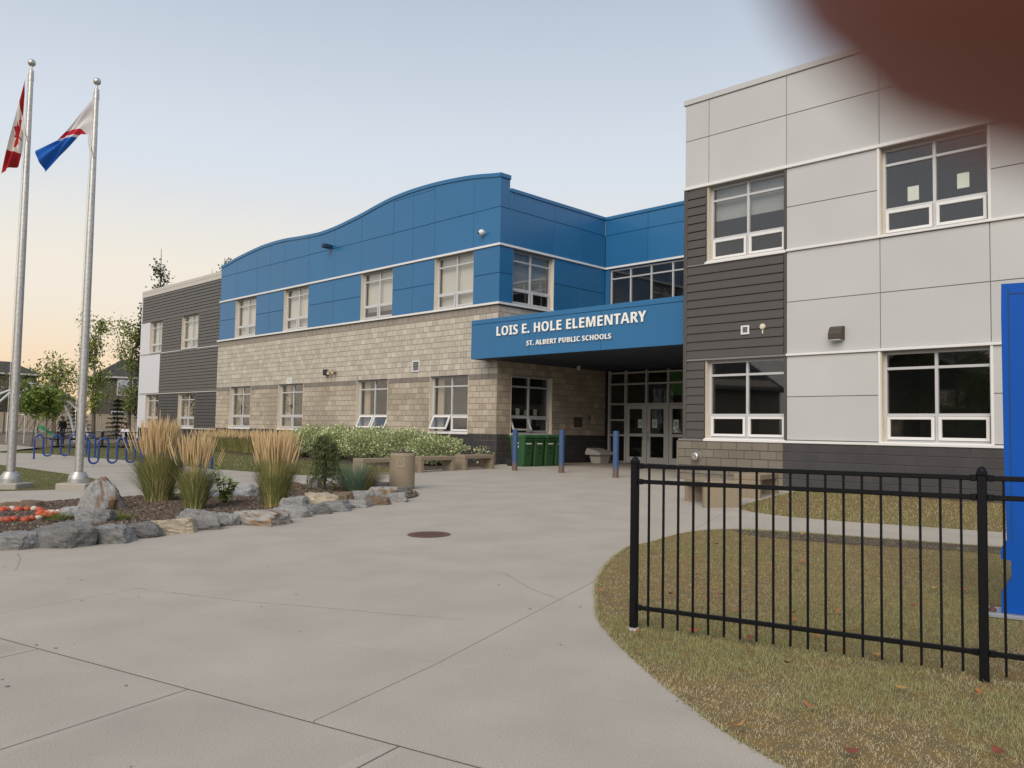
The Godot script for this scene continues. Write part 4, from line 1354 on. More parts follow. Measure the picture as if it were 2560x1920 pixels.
func cloth(image: Image, top: Array, bottom: Array, foot: Vector3, ripple: float, phase: float) -> MB:
	var mb := MB.new()
	mb.mapped = true
	var nu := 40
	var nv := 16
	var c1 := Curve2D.new()
	var c2 := Curve2D.new()
	for e in [[c1, top], [c2, bottom]]:
		var pts: Array = e[1]
		for i in pts.size():
			var tg: Vector2 = (pts[mini(i + 1, pts.size() - 1)] - pts[maxi(i - 1, 0)]) / 6.0
			e[0].add_point(pts[i], -tg, tg)
	var toward := Vector3(0.706, 0, 0.706)
	var grid := []
	for i in nu + 1:
		var row := []
		for k in nv + 1:
			var u := float(i) / nu
			var v := float(k) / nv
			var p := c1.sample_baked(u * c1.get_baked_length()).lerp(c2.sample_baked(u * c2.get_baked_length()), v)
			var d := ripple * (0.25 + u) * (sin(v * 7.0 + u * 4.0 + phase) + 0.5 * sin(v * 13.0 - u * 6.0))
			row.append(foot + Vector3(0.27, 0, -0.963) * p.x + Vector3.UP * p.y + toward * d)
		grid.append(row)
	for i in nu:
		for k in nv:
			var q := [[i, k], [i + 1, k], [i + 1, k + 1], [i, k + 1]]
			var p := []
			var uv := []
			var nn := []
			for e in q:
				p.append(grid[e[0]][e[1]])
				uv.append(Vector2(float(e[0]) / nu, float(e[1]) / nv))
				var a: Vector3 = grid[mini(e[0] + 1, nu)][e[1]] - grid[maxi(e[0] - 1, 0)][e[1]]
				var b: Vector3 = grid[e[0]][mini(e[1] + 1, nv)] - grid[e[0]][maxi(e[1] - 1, 0)]
				var m := a.cross(b).normalized()
				if m.dot(toward) < 0: m = -m
				nn.append(m)
			for tr in [[0, 1, 2], [0, 2, 3]]:
				var o := [0, 1, 2]
				if (p[tr[1]] - p[tr[0]]).cross(p[tr[2]] - p[tr[0]]).dot(toward) > 0: o = [0, 2, 1]
				for j in o: mb.put(p[tr[j]], nn[tr[j]], uv[tr[j]])
	return mb

func flag_mat(im: Image) -> StandardMaterial3D:
	var m := StandardMaterial3D.new()
	m.albedo_texture = ImageTexture.create_from_image(im)
	m.roughness = 0.85
	m.cull_mode = BaseMaterial3D.CULL_DISABLED
	m.backlight_enabled = true
	m.backlight = Color(0.4, 0.4, 0.4)
	return m

func red_flag() -> void:
	var w := 384
	var h := 192
	var im := Image.create(w, h, false, Image.FORMAT_RGB8)
	var red := Color(0.62, 0.07, 0.09)
	var white := Color(0.86, 0.82, 0.78)
	var half := [Vector2(0, -0.44), Vector2(0.09, -0.27), Vector2(0.19, -0.33), Vector2(0.15, -0.07), Vector2(0.27, -0.19), Vector2(0.30, -0.12), Vector2(0.41, -0.15), Vector2(0.37, 0.0), Vector2(0.43, 0.03), Vector2(0.24, 0.19), Vector2(0.26, 0.27), Vector2(0.03, 0.23), Vector2(0.03, 0.44)]
	var leaf := PackedVector2Array()
	for p in half: leaf.append(p)
	for i in range(half.size() - 1, 0, -1): leaf.append(Vector2(-half[i].x, half[i].y))
	for y in h:
		for x in w:
			var u := float(x) / w
			var c := red if u < 0.25 or u > 0.75 else white
			if c == white and Geometry2D.is_point_in_polygon(Vector2((u - 0.5) * 2.0, float(y) / h - 0.5), leaf): c = red
			im.set_pixel(x, y, c)
	var mb := cloth(im, [Vector2(-0.10, 8.63), Vector2(-0.25, 7.72), Vector2(-0.36, 7.09), Vector2(-0.47, 6.52)], [Vector2(-0.11, 7.79), Vector2(-0.085, 7.4), Vector2(-0.10, 7.05), Vector2(-0.16, 6.74)], on(-0.13, 13.77), 0.045, 0.4)
	tag(obj("flag", mb, flag_mat(im)), "limp red and white flag with a red maple leaf", "flag", "flags on the poles")

func blue_flag() -> void:
	var w := 384
	var h := 192
	var im := Image.create(w, h, false, Image.FORMAT_RGB8)
	for y in h:
		for x in w:
			var u := float(x) / w
			var v := float(y) / h
			var c := Color(0.84, 0.82, 0.82)
			var k := u - 0.50 * (1.0 - v) - 0.06
			if k > 0.17: c = Color(0.03, 0.34, 0.68)
			elif k > 0.12: c = Color(0.82, 0.80, 0.82)
			elif k > 0.0: c = Color(0.72, 0.11, 0.19)
			im.set_pixel(x, y, c)
	var mb := cloth(im, [Vector2(-0.05, 8.22), Vector2(-0.28, 7.84), Vector2(-0.50, 7.47), Vector2(-0.70, 7.19), Vector2(-1.08, 6.91)], [Vector2(-0.06, 7.43), Vector2(-0.26, 7.40), Vector2(-0.38, 7.24), Vector2(-0.64, 6.88), Vector2(-0.88, 6.46)], on(0.836, 12.77), 0.045, 1.4)
	tag(obj("flag", mb, flag_mat(im)), "drooping white flag with red band and blue end", "flag", "flags on the poles")

func fence() -> void:
	var a := Vector2(15.75, 13.83)
	var d := Vector2(0.9727, -0.2322)
	var turn := atan2(-d.y, d.x)
	var gap := 2.145
	var t := thing("metal_fence", "black metal picket fence on the lawn with square posts", "fence", on(a.x, a.y), turn)
	for s in 3:
		var p0 := a + d * gap * s
		var y0 := gy(p0.y) - gy(a.y)
		var pm := MB.new()
		pm.box(Vector3(gap * s, y0 + 0.57, 0), Vector3(0.050, 1.18, 0.050), 0.004)
		var post := obj("post", pm, M.black, t)
		pm = MB.new()
		pm.box(Vector3(gap * s, y0 + 1.172, 0), Vector3(0.057, 0.028, 0.057), 0.006)
		pm.ball(Vector3(gap * s, y0 + 1.18, 0), Vector3(0.027, 0.034, 0.027), 6, 12)
		obj("post_cap", pm, M.black, post)
		if s == 0:
			pm = MB.new(); pm.tube([Vector3(0, -0.02, 0), Vector3(0, 0.015, 0)], [0.038], 12); obj("post_foot", pm, M.frame, post)
		if s == 2: continue
		var slope := (gy(p0.y + d.y * gap) - gy(p0.y)) / gap
		for ry in [0.155, 1.035, 1.145]:
			var rm := MB.new()
			rm.box(Vector3(gap * (s + 0.5), y0 + ry + slope * gap / 2, 0), Vector3(gap - 0.055, 0.029, 0.028), 0.004, Basis(Vector3.BACK, atan(slope)))
			obj("rail", rm, M.black, t)
			for e in [0.043, gap - 0.043]:
				var bm := MB.new()
				bm.box(Vector3(gap * s + e, y0 + ry + slope * e, 0), Vector3(0.034, 0.038, 0.036), 0.004)
				obj("rail_bracket", bm, M.black, t)
		for k in range(1, 20):
			var x := gap * k / 20.0
			var cm := MB.new()
			cm.box(Vector3(gap * s + x, y0 + slope * x + 0.585, 0), Vector3(0.0138, 1.10, 0.0138), 0.0)
			obj("picket", cm, M.black, t)

func bike_rack(a: Vector2, b: Vector2, label: String) -> void:
	var t := thing("bike_rack", label, "bike rack", on(a.x, a.y), 0.0, "blue bike racks")
	var n := 7
	var path := []
	var d := (b - a) / n
	var len_ := d.length()
	var r := len_ / 2
	var top := 0.84 - r
	var low := 0.10 + r
	for k in n + 1:
		var p := a + d * k
		var y := gy(p.y) - gy(a.y)
		var base := Vector3(p.x - a.x, y, p.y - a.y)
		var up := k % 2 == 0
		if k == 0: path.append(base + Vector3(0, 0.0, 0))
		elif k == n: pass
		path.append(base + Vector3.UP * (low if up else top))
		path.append(base + Vector3.UP * (top if up else low))
		if k == n: path.append(base)
		if k < n:
			var nx := Vector3(d.x, 0, d.y)
			var mid := base + nx * 0.5
			for j in range(1, 8):
				var an := PI * j / 8.0
				if up: path.append(mid - nx.normalized() * cos(an) * r + Vector3.UP * (top + sin(an) * r))
				else: path.append(mid - nx.normalized() * cos(an) * r + Vector3.UP * (low - sin(an) * r))
	var across := Vector3(-d.y, 0, d.x).normalized()
	var mb := MB.new()   # the tube lies in one plane: its frame is that plane's
	var sides := 10
	var rings := []
	for i in path.size():
		var tg: Vector3 = (path[mini(i + 1, path.size() - 1)] - path[maxi(i - 1, 0)]).normalized()
		var nn := across.cross(tg).normalized()
		var ring := []
		for k in sides:
			var an := TAU * k / sides
			ring.append([path[i] + (across * cos(an) + nn * sin(an)) * 0.031, across * cos(an) + nn * sin(an)])
		rings.append(ring)
	for i in rings.size() - 1:
		for k in sides:
			var k2 := (k + 1) % sides
			mb.tri_n(rings[i][k][0], rings[i + 1][k2][0], rings[i][k2][0], rings[i][k][1], rings[i + 1][k2][1], rings[i][k2][1])
			mb.tri_n(rings[i][k][0], rings[i + 1][k][0], rings[i + 1][k2][0], rings[i][k][1], rings[i + 1][k][1], rings[i + 1][k2][1])
	obj("bent_tube", mb, M.rack, t)
	for e in [path[0], path[-1]]:
		var f := MB.new(); f.lathe([Vector2(0.0, 0), Vector2(0.075, 0), Vector2(0.075, 0.012), Vector2(0, 0.012)], 14, e); obj("floor_flange", f, M.rack, t)

func rock_mesh(sd: int, size: Vector3, tone: int, taper := 0.0, flat_top := false) -> ArrayMesh:
	var rg := RandomNumberGenerator.new()
	rg.seed = sd * 7919 + 13
	var planes := []
	for i in 15:
		var nn := Vector3(rg.randfn(), rg.randfn() * 0.8, rg.randfn()).normalized()
		planes.append([nn, rg.randf_range(0.72, 1.0)])
	for ax in [Vector3.RIGHT, Vector3.LEFT, Vector3.BACK, Vector3.FORWARD]:
		planes.append([(ax + Vector3(rg.randf_range(-0.3, 0.3), rg.randf_range(-0.15, 0.35), rg.randf_range(-0.3, 0.3))).normalized(), rg.randf_range(0.68, 0.86)])
	planes.append([Vector3(rg.randf_range(-0.2, 0.2), 1, rg.randf_range(-0.2, 0.2)).normalized(), 0.72 if not flat_top else 0.8])
	var nz := FastNoiseLite.new()
	nz.seed = sd; nz.frequency = 1.6; nz.fractal_octaves = 4
	var cols := [[Color(0.31, 0.305, 0.30), Color(0.21, 0.205, 0.20)], [Color(0.235, 0.23, 0.225), Color(0.15, 0.145, 0.14)], [Color(0.60, 0.52, 0.39), Color(0.36, 0.30, 0.22)], [Color(0.39, 0.385, 0.37), Color(0.25, 0.25, 0.245)], [Color(0.38, 0.37, 0.35), Color(0.29, 0.185, 0.11)], [Color(0.25, 0.185, 0.13), Color(0.17, 0.125, 0.09)], [Color(0.50, 0.51, 0.52), Color(0.31, 0.32, 0.335)], [Color(0.36, 0.355, 0.345), Color(0.22, 0.145, 0.09)]]
	var mb := MB.new()
	mb.tinted = true
	var n := 12
	var faces := [[Vector3.RIGHT, Vector3.UP], [Vector3.LEFT, Vector3.UP], [Vector3.UP, Vector3.BACK], [Vector3.DOWN, Vector3.BACK], [Vector3.BACK, Vector3.UP], [Vector3.FORWARD, Vector3.UP]]
	for f in faces:
		var ax: Vector3 = f[0]
		var u: Vector3 = f[1]
		var w := ax.cross(u)
		var g := []
		for i in n + 1:
			var row := []
			for k in n + 1:
				var d := (ax + u * (2.0 * i / n - 1.0) + w * (2.0 * k / n - 1.0)).normalized()
				var r := 1.25
				for pl in planes:
					var dt: float = pl[0].dot(d)
					if dt > 0.05: r = minf(r, pl[1] / dt)
				r *= 1.0 + 0.12 * nz.get_noise_3dv(d * 1.6) + 0.05 * nz.get_noise_3dv(d * 6.0) + 0.02 * absf(sin((d.y + 0.3 * d.x) * 9.0 + sd))
				var p := d * r
				if taper > 0.0:
					var s := 1.0 - taper * clampf((p.y + 0.6) / 1.5, 0, 1)
					p.x *= s; p.z *= s
				row.append(Vector3(p.x * size.x * 0.56, (p.y + 0.30) * size.y * 0.80, p.z * size.z * 0.56))
			g.append(row)
		var tones := []
		for i in n + 1:
			var row := []
			for k in n + 1:
				var p: Vector3 = g[i][k]
				var m := 0.5 + 0.9 * nz.get_noise_3d(p.x / size.x * 2.2, p.y / size.y * (0.5 if taper > 0 else 1.4) + sd, p.z / size.z * 2.2)
				m = clampf(m, 0, 1)
				if tone == 4 or tone == 7: m = smoothstep(0.45, 0.75, m)
				row.append(cols[tone][0].lerp(cols[tone][1], m) * 1.18 * rg.randf_range(0.90, 1.10))
			tones.append(row)
		for i in n:
			for k in n:
				for tr in [[[0, 0], [1, 0], [1, 1]], [[0, 0], [1, 1], [0, 1]]]:
					var p := []
					var cc := []
					for e in tr:
						p.append(g[i + e[0]][k + e[1]]); cc.append(tones[i + e[0]][k + e[1]])
					var nn: Vector3 = (p[1] - p[0]).cross(p[2] - p[0]).normalized()
					var order := [0, 2, 1]
					if nn.dot(p[0] + p[1] + p[2] + Vector3(0, 0.3 * size.y, 0)) < 0:
						nn = -nn
						order = [0, 1, 2]
					for q in order:
						mb.col = cc[q]
						mb.put(p[q], nn)
	return mb.mesh()

func rocks() -> void:
	var list := [[8.72,15.91,0.42,0.20,0,"slanting blue grey edge rock at the far left of the bed front"], [8.85,15.45,0.60,0.28,1,"wide dark layered edge rock, second along the bed front"], [8.93,14.95,0.46,0.23,0,"leaning grey edge rock with white veins on the bed front"], [8.78,14.54,0.40,0.20,1,"dark low edge rock between leaning grey and tan rocks"], [8.66,14.13,0.50,0.20,2,"pale tan and cream edge rock of the bed front"], [8.52,13.72,0.44,0.29,0,"tall blocky grey edge rock beside the tan rock"], [8.42,13.27,0.34,0.18,3,"small grey white streaked rock beside the blocky grey one"], [8.52,12.80,0.78,0.21,4,"longest edge slab, grey with a rusty orange lower face"], [8.22,12.10,0.44,0.19,3,"rounded grey edge rock right of the long rusty slab"], [8.08,11.65,0.42,0.18,1,"dark grey edge slab below the cream striped rock"], [7.92,11.20,0.48,0.19,0,"flat blue grey edge slab in the lower row"], [7.72,10.62,0.36,0.14,3,"small mottled grey edge rock in the lower row"], [7.62,10.14,0.42,0.16,5,"brown edge rock near the right end of the bed"], [7.42,9.60,0.40,0.17,3,"last grey edge rock at the bed's right end"],
		[7.62,11.75,0.46,0.27,3,"rough grey rock in the upper row behind the third grass"], [7.66,11.28,0.50,0.29,2,"cream and tan striped rock in the upper row"], [7.42,10.75,0.48,0.26,5,"brown humped rock in the upper row"], [7.25,10.2,0.44,0.25,3,"grey slab sloping up in the upper row"], [6.95,9.55,0.50,0.27,4,"orange ended log shaped rock in front of the litter bin"], [6.65,8.85,0.30,0.20,1,"small dark rock beside the foot of the litter bin"],
		[4.84,11.13,0.42,0.26,6,"white streaked pale rock behind the leafy young plant"], [4.60,11.67,0.26,0.17,6,"small white rock left of the leafy young plant"], [4.25,9.84,0.50,0.21,5,"dark brown layered rock at the back of the bed"], [4.10,9.20,0.22,0.26,1,"upright dark grey rock beside the small conifer"], [5.09,8.25,0.36,0.17,1,"low dark rock at the back beside the blue grass"],
		[6.12,14.52,0.26,0.19,6,"pale blue grey rock behind the painted stones"], [6.97,14.47,0.46,0.23,0,"flat topped grey rock in the middle of the mulch"], [4.15,14.83,0.32,0.13,5,"low brown rock at the back left of the bed"], [4.37,14.60,0.36,0.16,5,"mossy brown rock at the back, left of the boulder"]]
	var i := 0
	for r in list:
		i += 1
		var o := obj("rock", rock_mesh(i, Vector3(r[2] * 1.22, r[3] * 1.06, r[2] * rng.randf_range(0.75, 0.95)), r[4]), M.rock)
		o.position = on(r[0], r[1], -0.01)
		o.rotation.y = 0.785 + rng.randf_range(-0.35, 0.35)
		tag(o, r[5], "rock", "rocks round the garden bed")
	var o := obj("boulder", rock_mesh(77, Vector3(0.72, 0.60, 0.6), 7, 0.42, true), M.rock)
	o.position = on(5.44, 13.88, -0.02)
	o.rotation.y = 0.9
	tag(o, "largest boulder, grey with rust streaks, beside the right flagpole", "boulder")
	var st := [[4.70,15.07,0],[4.68,15.01,1],[4.65,14.93,2],[4.80,14.87,0],[4.81,14.76,0],[4.85,14.67,2],[5.09,14.66,0],[5.41,14.71,0],[5.67,14.81,0],[5.57,14.69,1],[5.99,14.83,0],[5.61,14.65,1],[6.06,14.76,0],[5.83,14.64,1],[5.66,14.54,1],[6.21,14.98,2],[6.21,15.07,0],[6.31,15.17,0],[6.14,15.27,0],[6.19,15.38,0],[6.17,15.44,1],[4.61,15.16,0],[6.07,15.50,0]]
	var words := ["orange stone second in the back row, from the left edge", "patched coral stone third in the back row", "white stone fourth in the back row", "orange stone fifth in the back row, after the white one", "orange stone sixth in the back row", "white stone seventh in the back row, before the cluster", "orange red stone at the back corner of the cluster", "orange red stone at the left of the cluster", "orange red stone at the front left of the cluster", "patched stone in the middle of the cluster's back", "orange red stone at the cluster's front", "patched stone at the cluster's back right", "orange red stone between the two rightmost patched ones", "patched stone second from the right end of the cluster", "patched stone at the right end of the cluster", "white stone at the right end of the front row", "orange stone second from the right in the front row", "orange stone third from the right in the front row", "orange stone fourth from the right in the front row", "orange stone fifth from the right in the front row", "patched stone sixth from the right in the front row", "orange stone at the left edge in the back row", "orange stone at the left edge in the front row"]
	for k in st.size():
		var mb := MB.new()
		mb.tinted = true
		var base: Color = [Color(0.60, 0.10, 0.035), Color(0.62, 0.17, 0.12), Color(0.70, 0.60, 0.52)][st[k][2]]
		mb.col = base * rng.randf_range(0.85, 1.1)
		mb.ball(Vector3.ZERO, Vector3(0.072, 0.046, 0.055) * rng.randf_range(0.85, 1.15), 7, 11)
		if st[k][2] == 1:
			mb.col = Color(0.72, 0.62, 0.55)
			mb.ball(Vector3(0.025, 0.012, 0.02), Vector3(0.044, 0.037, 0.04), 6, 9)
		var s := obj("painted_stone", mb, M.painted)
		s.position = on(st[k][0], st[k][1], 0.045)
		s.rotation.y = rng.randf() * TAU
		tag(s, "painted " + words[k], "stone", "painted stones in a ring on the mulch")

func bench(called: String, label: String, at: Vector3, turn: float, length: float, width: float, height: float, group: String) -> void:
	var t := thing(called, label, "bench", at, turn, group)
	var mb := MB.new()
	mb.box(Vector3(0, height - 0.055, 0), Vector3(length, 0.11, width), 0.012)
	obj("seat", mb, M.precast, t)
	for s in [-1, 1]:
		mb = MB.new()
		mb.box(Vector3(s * (length / 2 - 0.06), (height - 0.11) / 2 - 0.01, 0), Vector3(0.12, height - 0.09, width - 0.004), 0.01)
		obj("leg", mb, M.precast, t)

func benches() -> void:
	var g := "precast benches by the hedge"
	bench("concrete_bench", "pebbled concrete bench nearest the green bins", on(1.48, 2.28), PI / 2, 1.18, 0.44, 0.42, g)
	bench("concrete_bench", "pebbled concrete bench in the middle, right behind the litter bin", on(1.48, 3.83), PI / 2, 1.24, 0.44, 0.42, g)
	bench("concrete_bench", "pebbled concrete bench half hidden left of the litter bin", on(1.42, 5.55), PI / 2, 1.5, 0.44, 0.42, g)
	bench("concrete_bench", "pebbled concrete bench end on behind the fence, nearer one", on(11.52, 5.90), -0.72, 1.2, 0.60, 0.43, "precast benches by the grey wing")
	bench("concrete_bench", "pebbled concrete bench by the dark block base, farther one", on(11.28, 3.85), -1.37, 1.25, 0.5, 0.43, "precast benches by the grey wing")
	var t := thing("litter_bin", "round pebbled concrete litter bin with moulded emblem", "litter bin", on(5.47, 7.98), 0.785)
	var mb := MB.new()
	mb.lathe([Vector2(0, 0), Vector2(0.262, 0), Vector2(0.262, 0.70), Vector2(0.25, 0.735), Vector2(0.22, 0.75), Vector2(0.20, 0.75), Vector2(0.195, 0.70), Vector2(0.195, 0.2), Vector2(0, 0.2)], 36)
	obj("body", mb, M.precast, t)
	mb = MB.new(); mb.lathe([Vector2(0.15, 0.752), Vector2(0.215, 0.752), Vector2(0.205, 0.775), Vector2(0.15, 0.77), Vector2(0.15, 0.752)], 28); obj("rim", mb, M.bark_dark, t)
	mb = MB.new()
	for s in [[-0.07, 0.55, 0.016, 0.17], [0.07, 0.55, 0.016, 0.17], [0, 0.47, 0.14, 0.016], [-0.045, 0.63, 0.05, 0.014], [0.045, 0.63, 0.05, 0.014], [0.0, 0.55, 0.05, 0.012], [0.0, 0.585, 0.012, 0.06]]:
		mb.box(Vector3(s[0], s[1], 0.258 - absf(s[0]) * 0.14), Vector3(s[2], s[3], 0.02), 0.003)
	obj("emblem", mb, M.precast_plain, t)
	t = thing("salt_bin", "pale grey grit bin with sloping lid beside entrance", "grit bin", on(0.70, -4.45), PI / 2)
	mb = MB.new()
	loft(mb, [rounded(0.50, 0.42, 0.05, 0.0), rounded(0.62, 0.54, 0.05, 0.34)])
	obj("body", mb, M.saltbin, t)
	mb = MB.new()
	var lid0 := rounded(0.86, 0.68, 0.04, 0.30)
	var lid1 := rounded(0.86, 0.68, 0.04, 0.38)
	var lid2 := []
	for p in rounded(0.78, 0.58, 0.04, 0.0): lid2.append(Vector3(p.x, 0.47 - p.z * 0.22, p.z))
	loft(mb, [lid0, lid1, lid2])
	obj("lid", mb, M.saltbin, t)

func bins() -> void:
	for k in 4:
		var label: String = ["green wheeled bin nearest the bench, with white emblem", "green wheeled bin, second from the bench", "green wheeled bin, third from the bench", "green wheeled bin farthest inside, behind the middle bollard"][k]
		var t := thing("wheeled_bin", label, "wheelie bin", Vector3(1.36, 0, 0.20 - k * 0.50), PI / 2, "green bins by the entrance wall")
		if k: t.rotation.y += rng.randf_range(-0.05, 0.05)
		# local +z is the front
		var mb := MB.new()
		var rings := []
		for e in [[0.38, 0.48, 0.0], [0.40, 0.52, 0.08], [0.45, 0.63, 0.80], [0.465, 0.66, 0.83], [0.465, 0.66, 0.88]]:
			rings.append(rounded(e[0], e[1], 0.06, e[2]))
		loft(mb, rings)
		var body := obj("body", mb, M.bin, t)
		mb = MB.new()
		loft(mb, [rounded(0.485, 0.74, 0.06, 0.885), rounded(0.49, 0.75, 0.06, 0.92), rounded(0.43, 0.64, 0.08, 0.965), rounded(0.28, 0.44, 0.08, 0.98)])
		var lid := obj("lid", mb, M.bin, t)
		mb = MB.new()
		for j in range(-4, 5): mb.box(Vector3(j * 0.046, 0.845, 0.335), Vector3(0.012, 0.07, 0.03), 0.003)
		mb.box(Vector3(0, 0.81, 0.33), Vector3(0.42, 0.014, 0.04), 0.003)
		obj("rim_rib", mb, M.bin, t)
		for j in 2:
			mb = MB.new(); mb.box(Vector3(0.0, 0.58 - j * 0.16, 0.302 - (1 - j) * -0.006 - j * 0.012), Vector3(0.12, 0.035, 0.012), 0.004); obj("grip_slot", mb, M.dark, t)
		mb = MB.new(); mb.box(Vector3(-0.02, 0.705, 0.318), Vector3(0.24, 0.035, 0.006), 0.001); obj("number_strip", mb, M.label, t)
		for s in [-1, 1]:
			mb = MB.new(); mb.tube([Vector3(s * 0.19, 0.12, -0.31), Vector3(s * 0.24, 0.12, -0.31)], [0.125], 20); obj("wheel", mb, M.dark, t)
			mb = MB.new(); mb.tube([Vector3(s * 0.19, 0.93, -0.35), Vector3(s * 0.19, 0.93, -0.43)], [0.02], 8); obj("handle_arm", mb, M.bin, t)
		mb = MB.new(); mb.tube([Vector3(-0.21, 0.93, -0.42), Vector3(0.21, 0.93, -0.42)], [0.02], 8); obj("handle", mb, M.bin, t)
		if k == 0:
			mb = MB.new()
			mb.prism(PackedVector2Array([Vector2(-0.10, 0.0), Vector2(-0.07, 0.06), Vector2(-0.02, 0.085), Vector2(0.03, 0.07), Vector2(0.09, 0.075), Vector2(0.06, 0.035), Vector2(0.02, 0.0), Vector2(-0.03, 0.012)]), 0.0, 0.004)
			for j in 4: mb.box(Vector3(-0.065 + j * 0.045, -0.05, 0.002), Vector3(0.034, 0.045, 0.004))
			obj("emblem", mb, M.label, t, Transform3D(Basis(Vector3(0, 0, 1), Vector3.UP, Vector3(-1, 0, 0)), Vector3(-0.222, 0.66, 0.0)))

func bollard(x: float, z: float, label: String) -> void:
	var mb := MB.new()
	mb.tinted = true
	var rust := Color(0.17, 0.115, 0.095)
	var blue := Color(0.05, 0.10, 0.235)
	for seg in [[0.0, 0.13, rust, rust], [0.13, 0.30, rust, blue], [0.30, 1.15, blue, blue]]:
		for k in 18:
			var p := []
			var nn := []
			for e in [[0, 0], [1, 0], [1, 1], [0, 1]]:
				var a: float = TAU * (k + e[0]) / 18.0
				var d := Vector3(cos(a), 0, -sin(a))
				p.append(d * 0.076 + Vector3.UP * seg[e[1]]); nn.append(d)
			for tr in [[0, 2, 1], [0, 3, 2]]:
				for j in tr:
					mb.col = seg[2] if j < 2 else seg[3]
					mb.put(p[j], nn[j])
	mb.col = blue
	mb.lathe([Vector2(0.076, 1.15), Vector2(0.06, 1.165), Vector2(0, 1.17)], 18)
	var o := obj("bollard", mb, M.bollard)
	o.position = on(x, z)
	tag(o, label, "bollard", "blue bollards before the entrance")

func sign_post() -> void:
	var t := thing("sign_pylon", "tall bright blue metal sign pylon at the right edge", "sign", on(17.47, 11.44), 0.235)
	var prof := [Vector2(0.0, 2.52), Vector2(-0.004, 2.28), Vector2(0.0, 1.3), Vector2(0.012, 0.56), Vector2(-0.03, 0.49), Vector2(-0.03, 0.43), Vector2(0.035, 0.42), Vector2(0.04, 0.29), Vector2(-0.03, 0.16), Vector2(-0.03, 0.03)]
	var poly := PackedVector2Array()
	for p in prof: poly.append(p)
	for i in range(prof.size() - 1, -1, -1): poly.append(Vector2(1.5 - prof[i].x, prof[i].y))
	var mb := MB.new(); mb.prism(poly, -0.1, 0.1); obj("panel", mb, M.sign_blue, t)
	mb = MB.new(); mb.box(Vector3(0.045, 1.52, 0.101), Vector3(0.006, 1.9, 0.004)); mb.box(Vector3(0.75, 2.44, 0.101), Vector3(1.40, 0.006, 0.004)); obj("seam", mb, M.blue_joint, t)
	mb = MB.new(); mb.box(Vector3(0.75, 0.012, 0.02), Vector3(1.80, 0.03, 0.30), 0.004); obj("base_plate", mb, M.galv, t)
	for s in [-0.09, 1.59]:
		mb = MB.new(); mb.tube([Vector3(s, 0.02, 0.08), Vector3(s, 0.09, 0.08)], [0.014], 8); mb.tube([Vector3(s, 0.03, 0.08), Vector3(s, 0.05, 0.08)], [0.028], 6)
		obj("anchor_bolt", mb, M.iron, t)

func leaves_on_lawn() -> void:
	var shapes := []
	for k in 3:
		var mb := MB.new()
		var c := 0.006 + k * 0.005
		var pts := [Vector3(-0.034, c, 0), Vector3(-0.012, 0.002, 0.017), Vector3(0.014, 0.003, 0.014), Vector3(0.036, c + 0.004, 0.002), Vector3(0.012, 0.0, -0.016), Vector3(-0.014, 0.001, -0.015)]
		for i in pts.size(): mb.tri(Vector3(0, 0.001, 0), pts[i], pts[(i + 1) % pts.size()])
		shapes.append(mb.mesh())
	var n := 0
	var names := ["small rust orange fallen leaf lying on the lawn", "small yellow tan fallen leaf lying on the lawn", "small dark red fallen leaf lying on the lawn"]
	while n < 64:
		var p := Vector2(rng.randf_range(13.8, 21.0), rng.randf_range(10.2, 15.5))
		if n > 48: p = Vector2(rng.randf_range(12.5, 20), rng.randf_range(8.0, 11.0))
		if not Geometry2D.is_point_in_polygon(p, LAWN): continue
		var kind := 0 if rng.randf() < 0.55 else (1 if rng.randf() < 0.6 else 2)
		var o := obj("fallen_leaf", shapes[rng.randi() % 3], [M.fallen, M.fallen_b, M.fallen_c][kind])
		o.transform = Transform3D(Basis(Vector3.UP, rng.randf() * TAU) * Basis(Vector3.RIGHT, rng.randf_range(-0.4, 0.4)), on(p.x, p.y, 0.036))
		o.scale = Vector3.ONE * rng.randf_range(0.85, 1.5)
		tag(o, names[kind], "leaf", ["rust orange fallen leaves", "yellow tan fallen leaves", "dark red fallen leaves"][kind])
		n += 1

# ---------------------------------------------------------------- plants
func blade_mesh(bend: float, segs := 3, wide := 1.0) -> ArrayMesh:   # one unit tall, one unit wide at the foot
	var mb := MB.new()
	mb.tinted = true
	var pts := []
	for i in segs + 1:
		var t := float(i) / segs
		pts.append([Vector3(0, t * (1.0 - 0.25 * bend * t), bend * t * t * 0.6), wide * 0.5 * (1.0 - t * 0.92)])
	for i in segs:
		var a: Vector3 = pts[i][0]
		var b: Vector3 = pts[i + 1][0]
		var x := Vector3.RIGHT
		var n := (x.cross(b - a)).normalized()
		var up := (n + Vector3.UP * 0.6).normalized()
		mb.tri_n(a - x * pts[i][1], a + x * pts[i][1], b + x * pts[i + 1][1], up, up, up)
		if i < segs - 1: mb.tri_n(a - x * pts[i][1], b + x * pts[i + 1][1], b - x * pts[i + 1][1], up, up, up)
	return mb.mesh()

func leaf_mesh(long := 1.0, wide := 0.5) -> ArrayMesh:
	var mb := MB.new()
	mb.tinted = true
	var a := Vector3(0, 0, 0)
	var tip := Vector3(0, long, -0.1 * long)
	var l := Vector3(-wide / 2, long * 0.45, 0.10 * long)
	var r := Vector3(wide / 2, long * 0.45, 0.10 * long)
	var m := Vector3(0, long * 0.5, 0.02 * long)
	mb.tri(a, m, l); mb.tri(a, r, m); mb.tri(l, m, tip); mb.tri(m, r, tip)
	return mb.mesh()

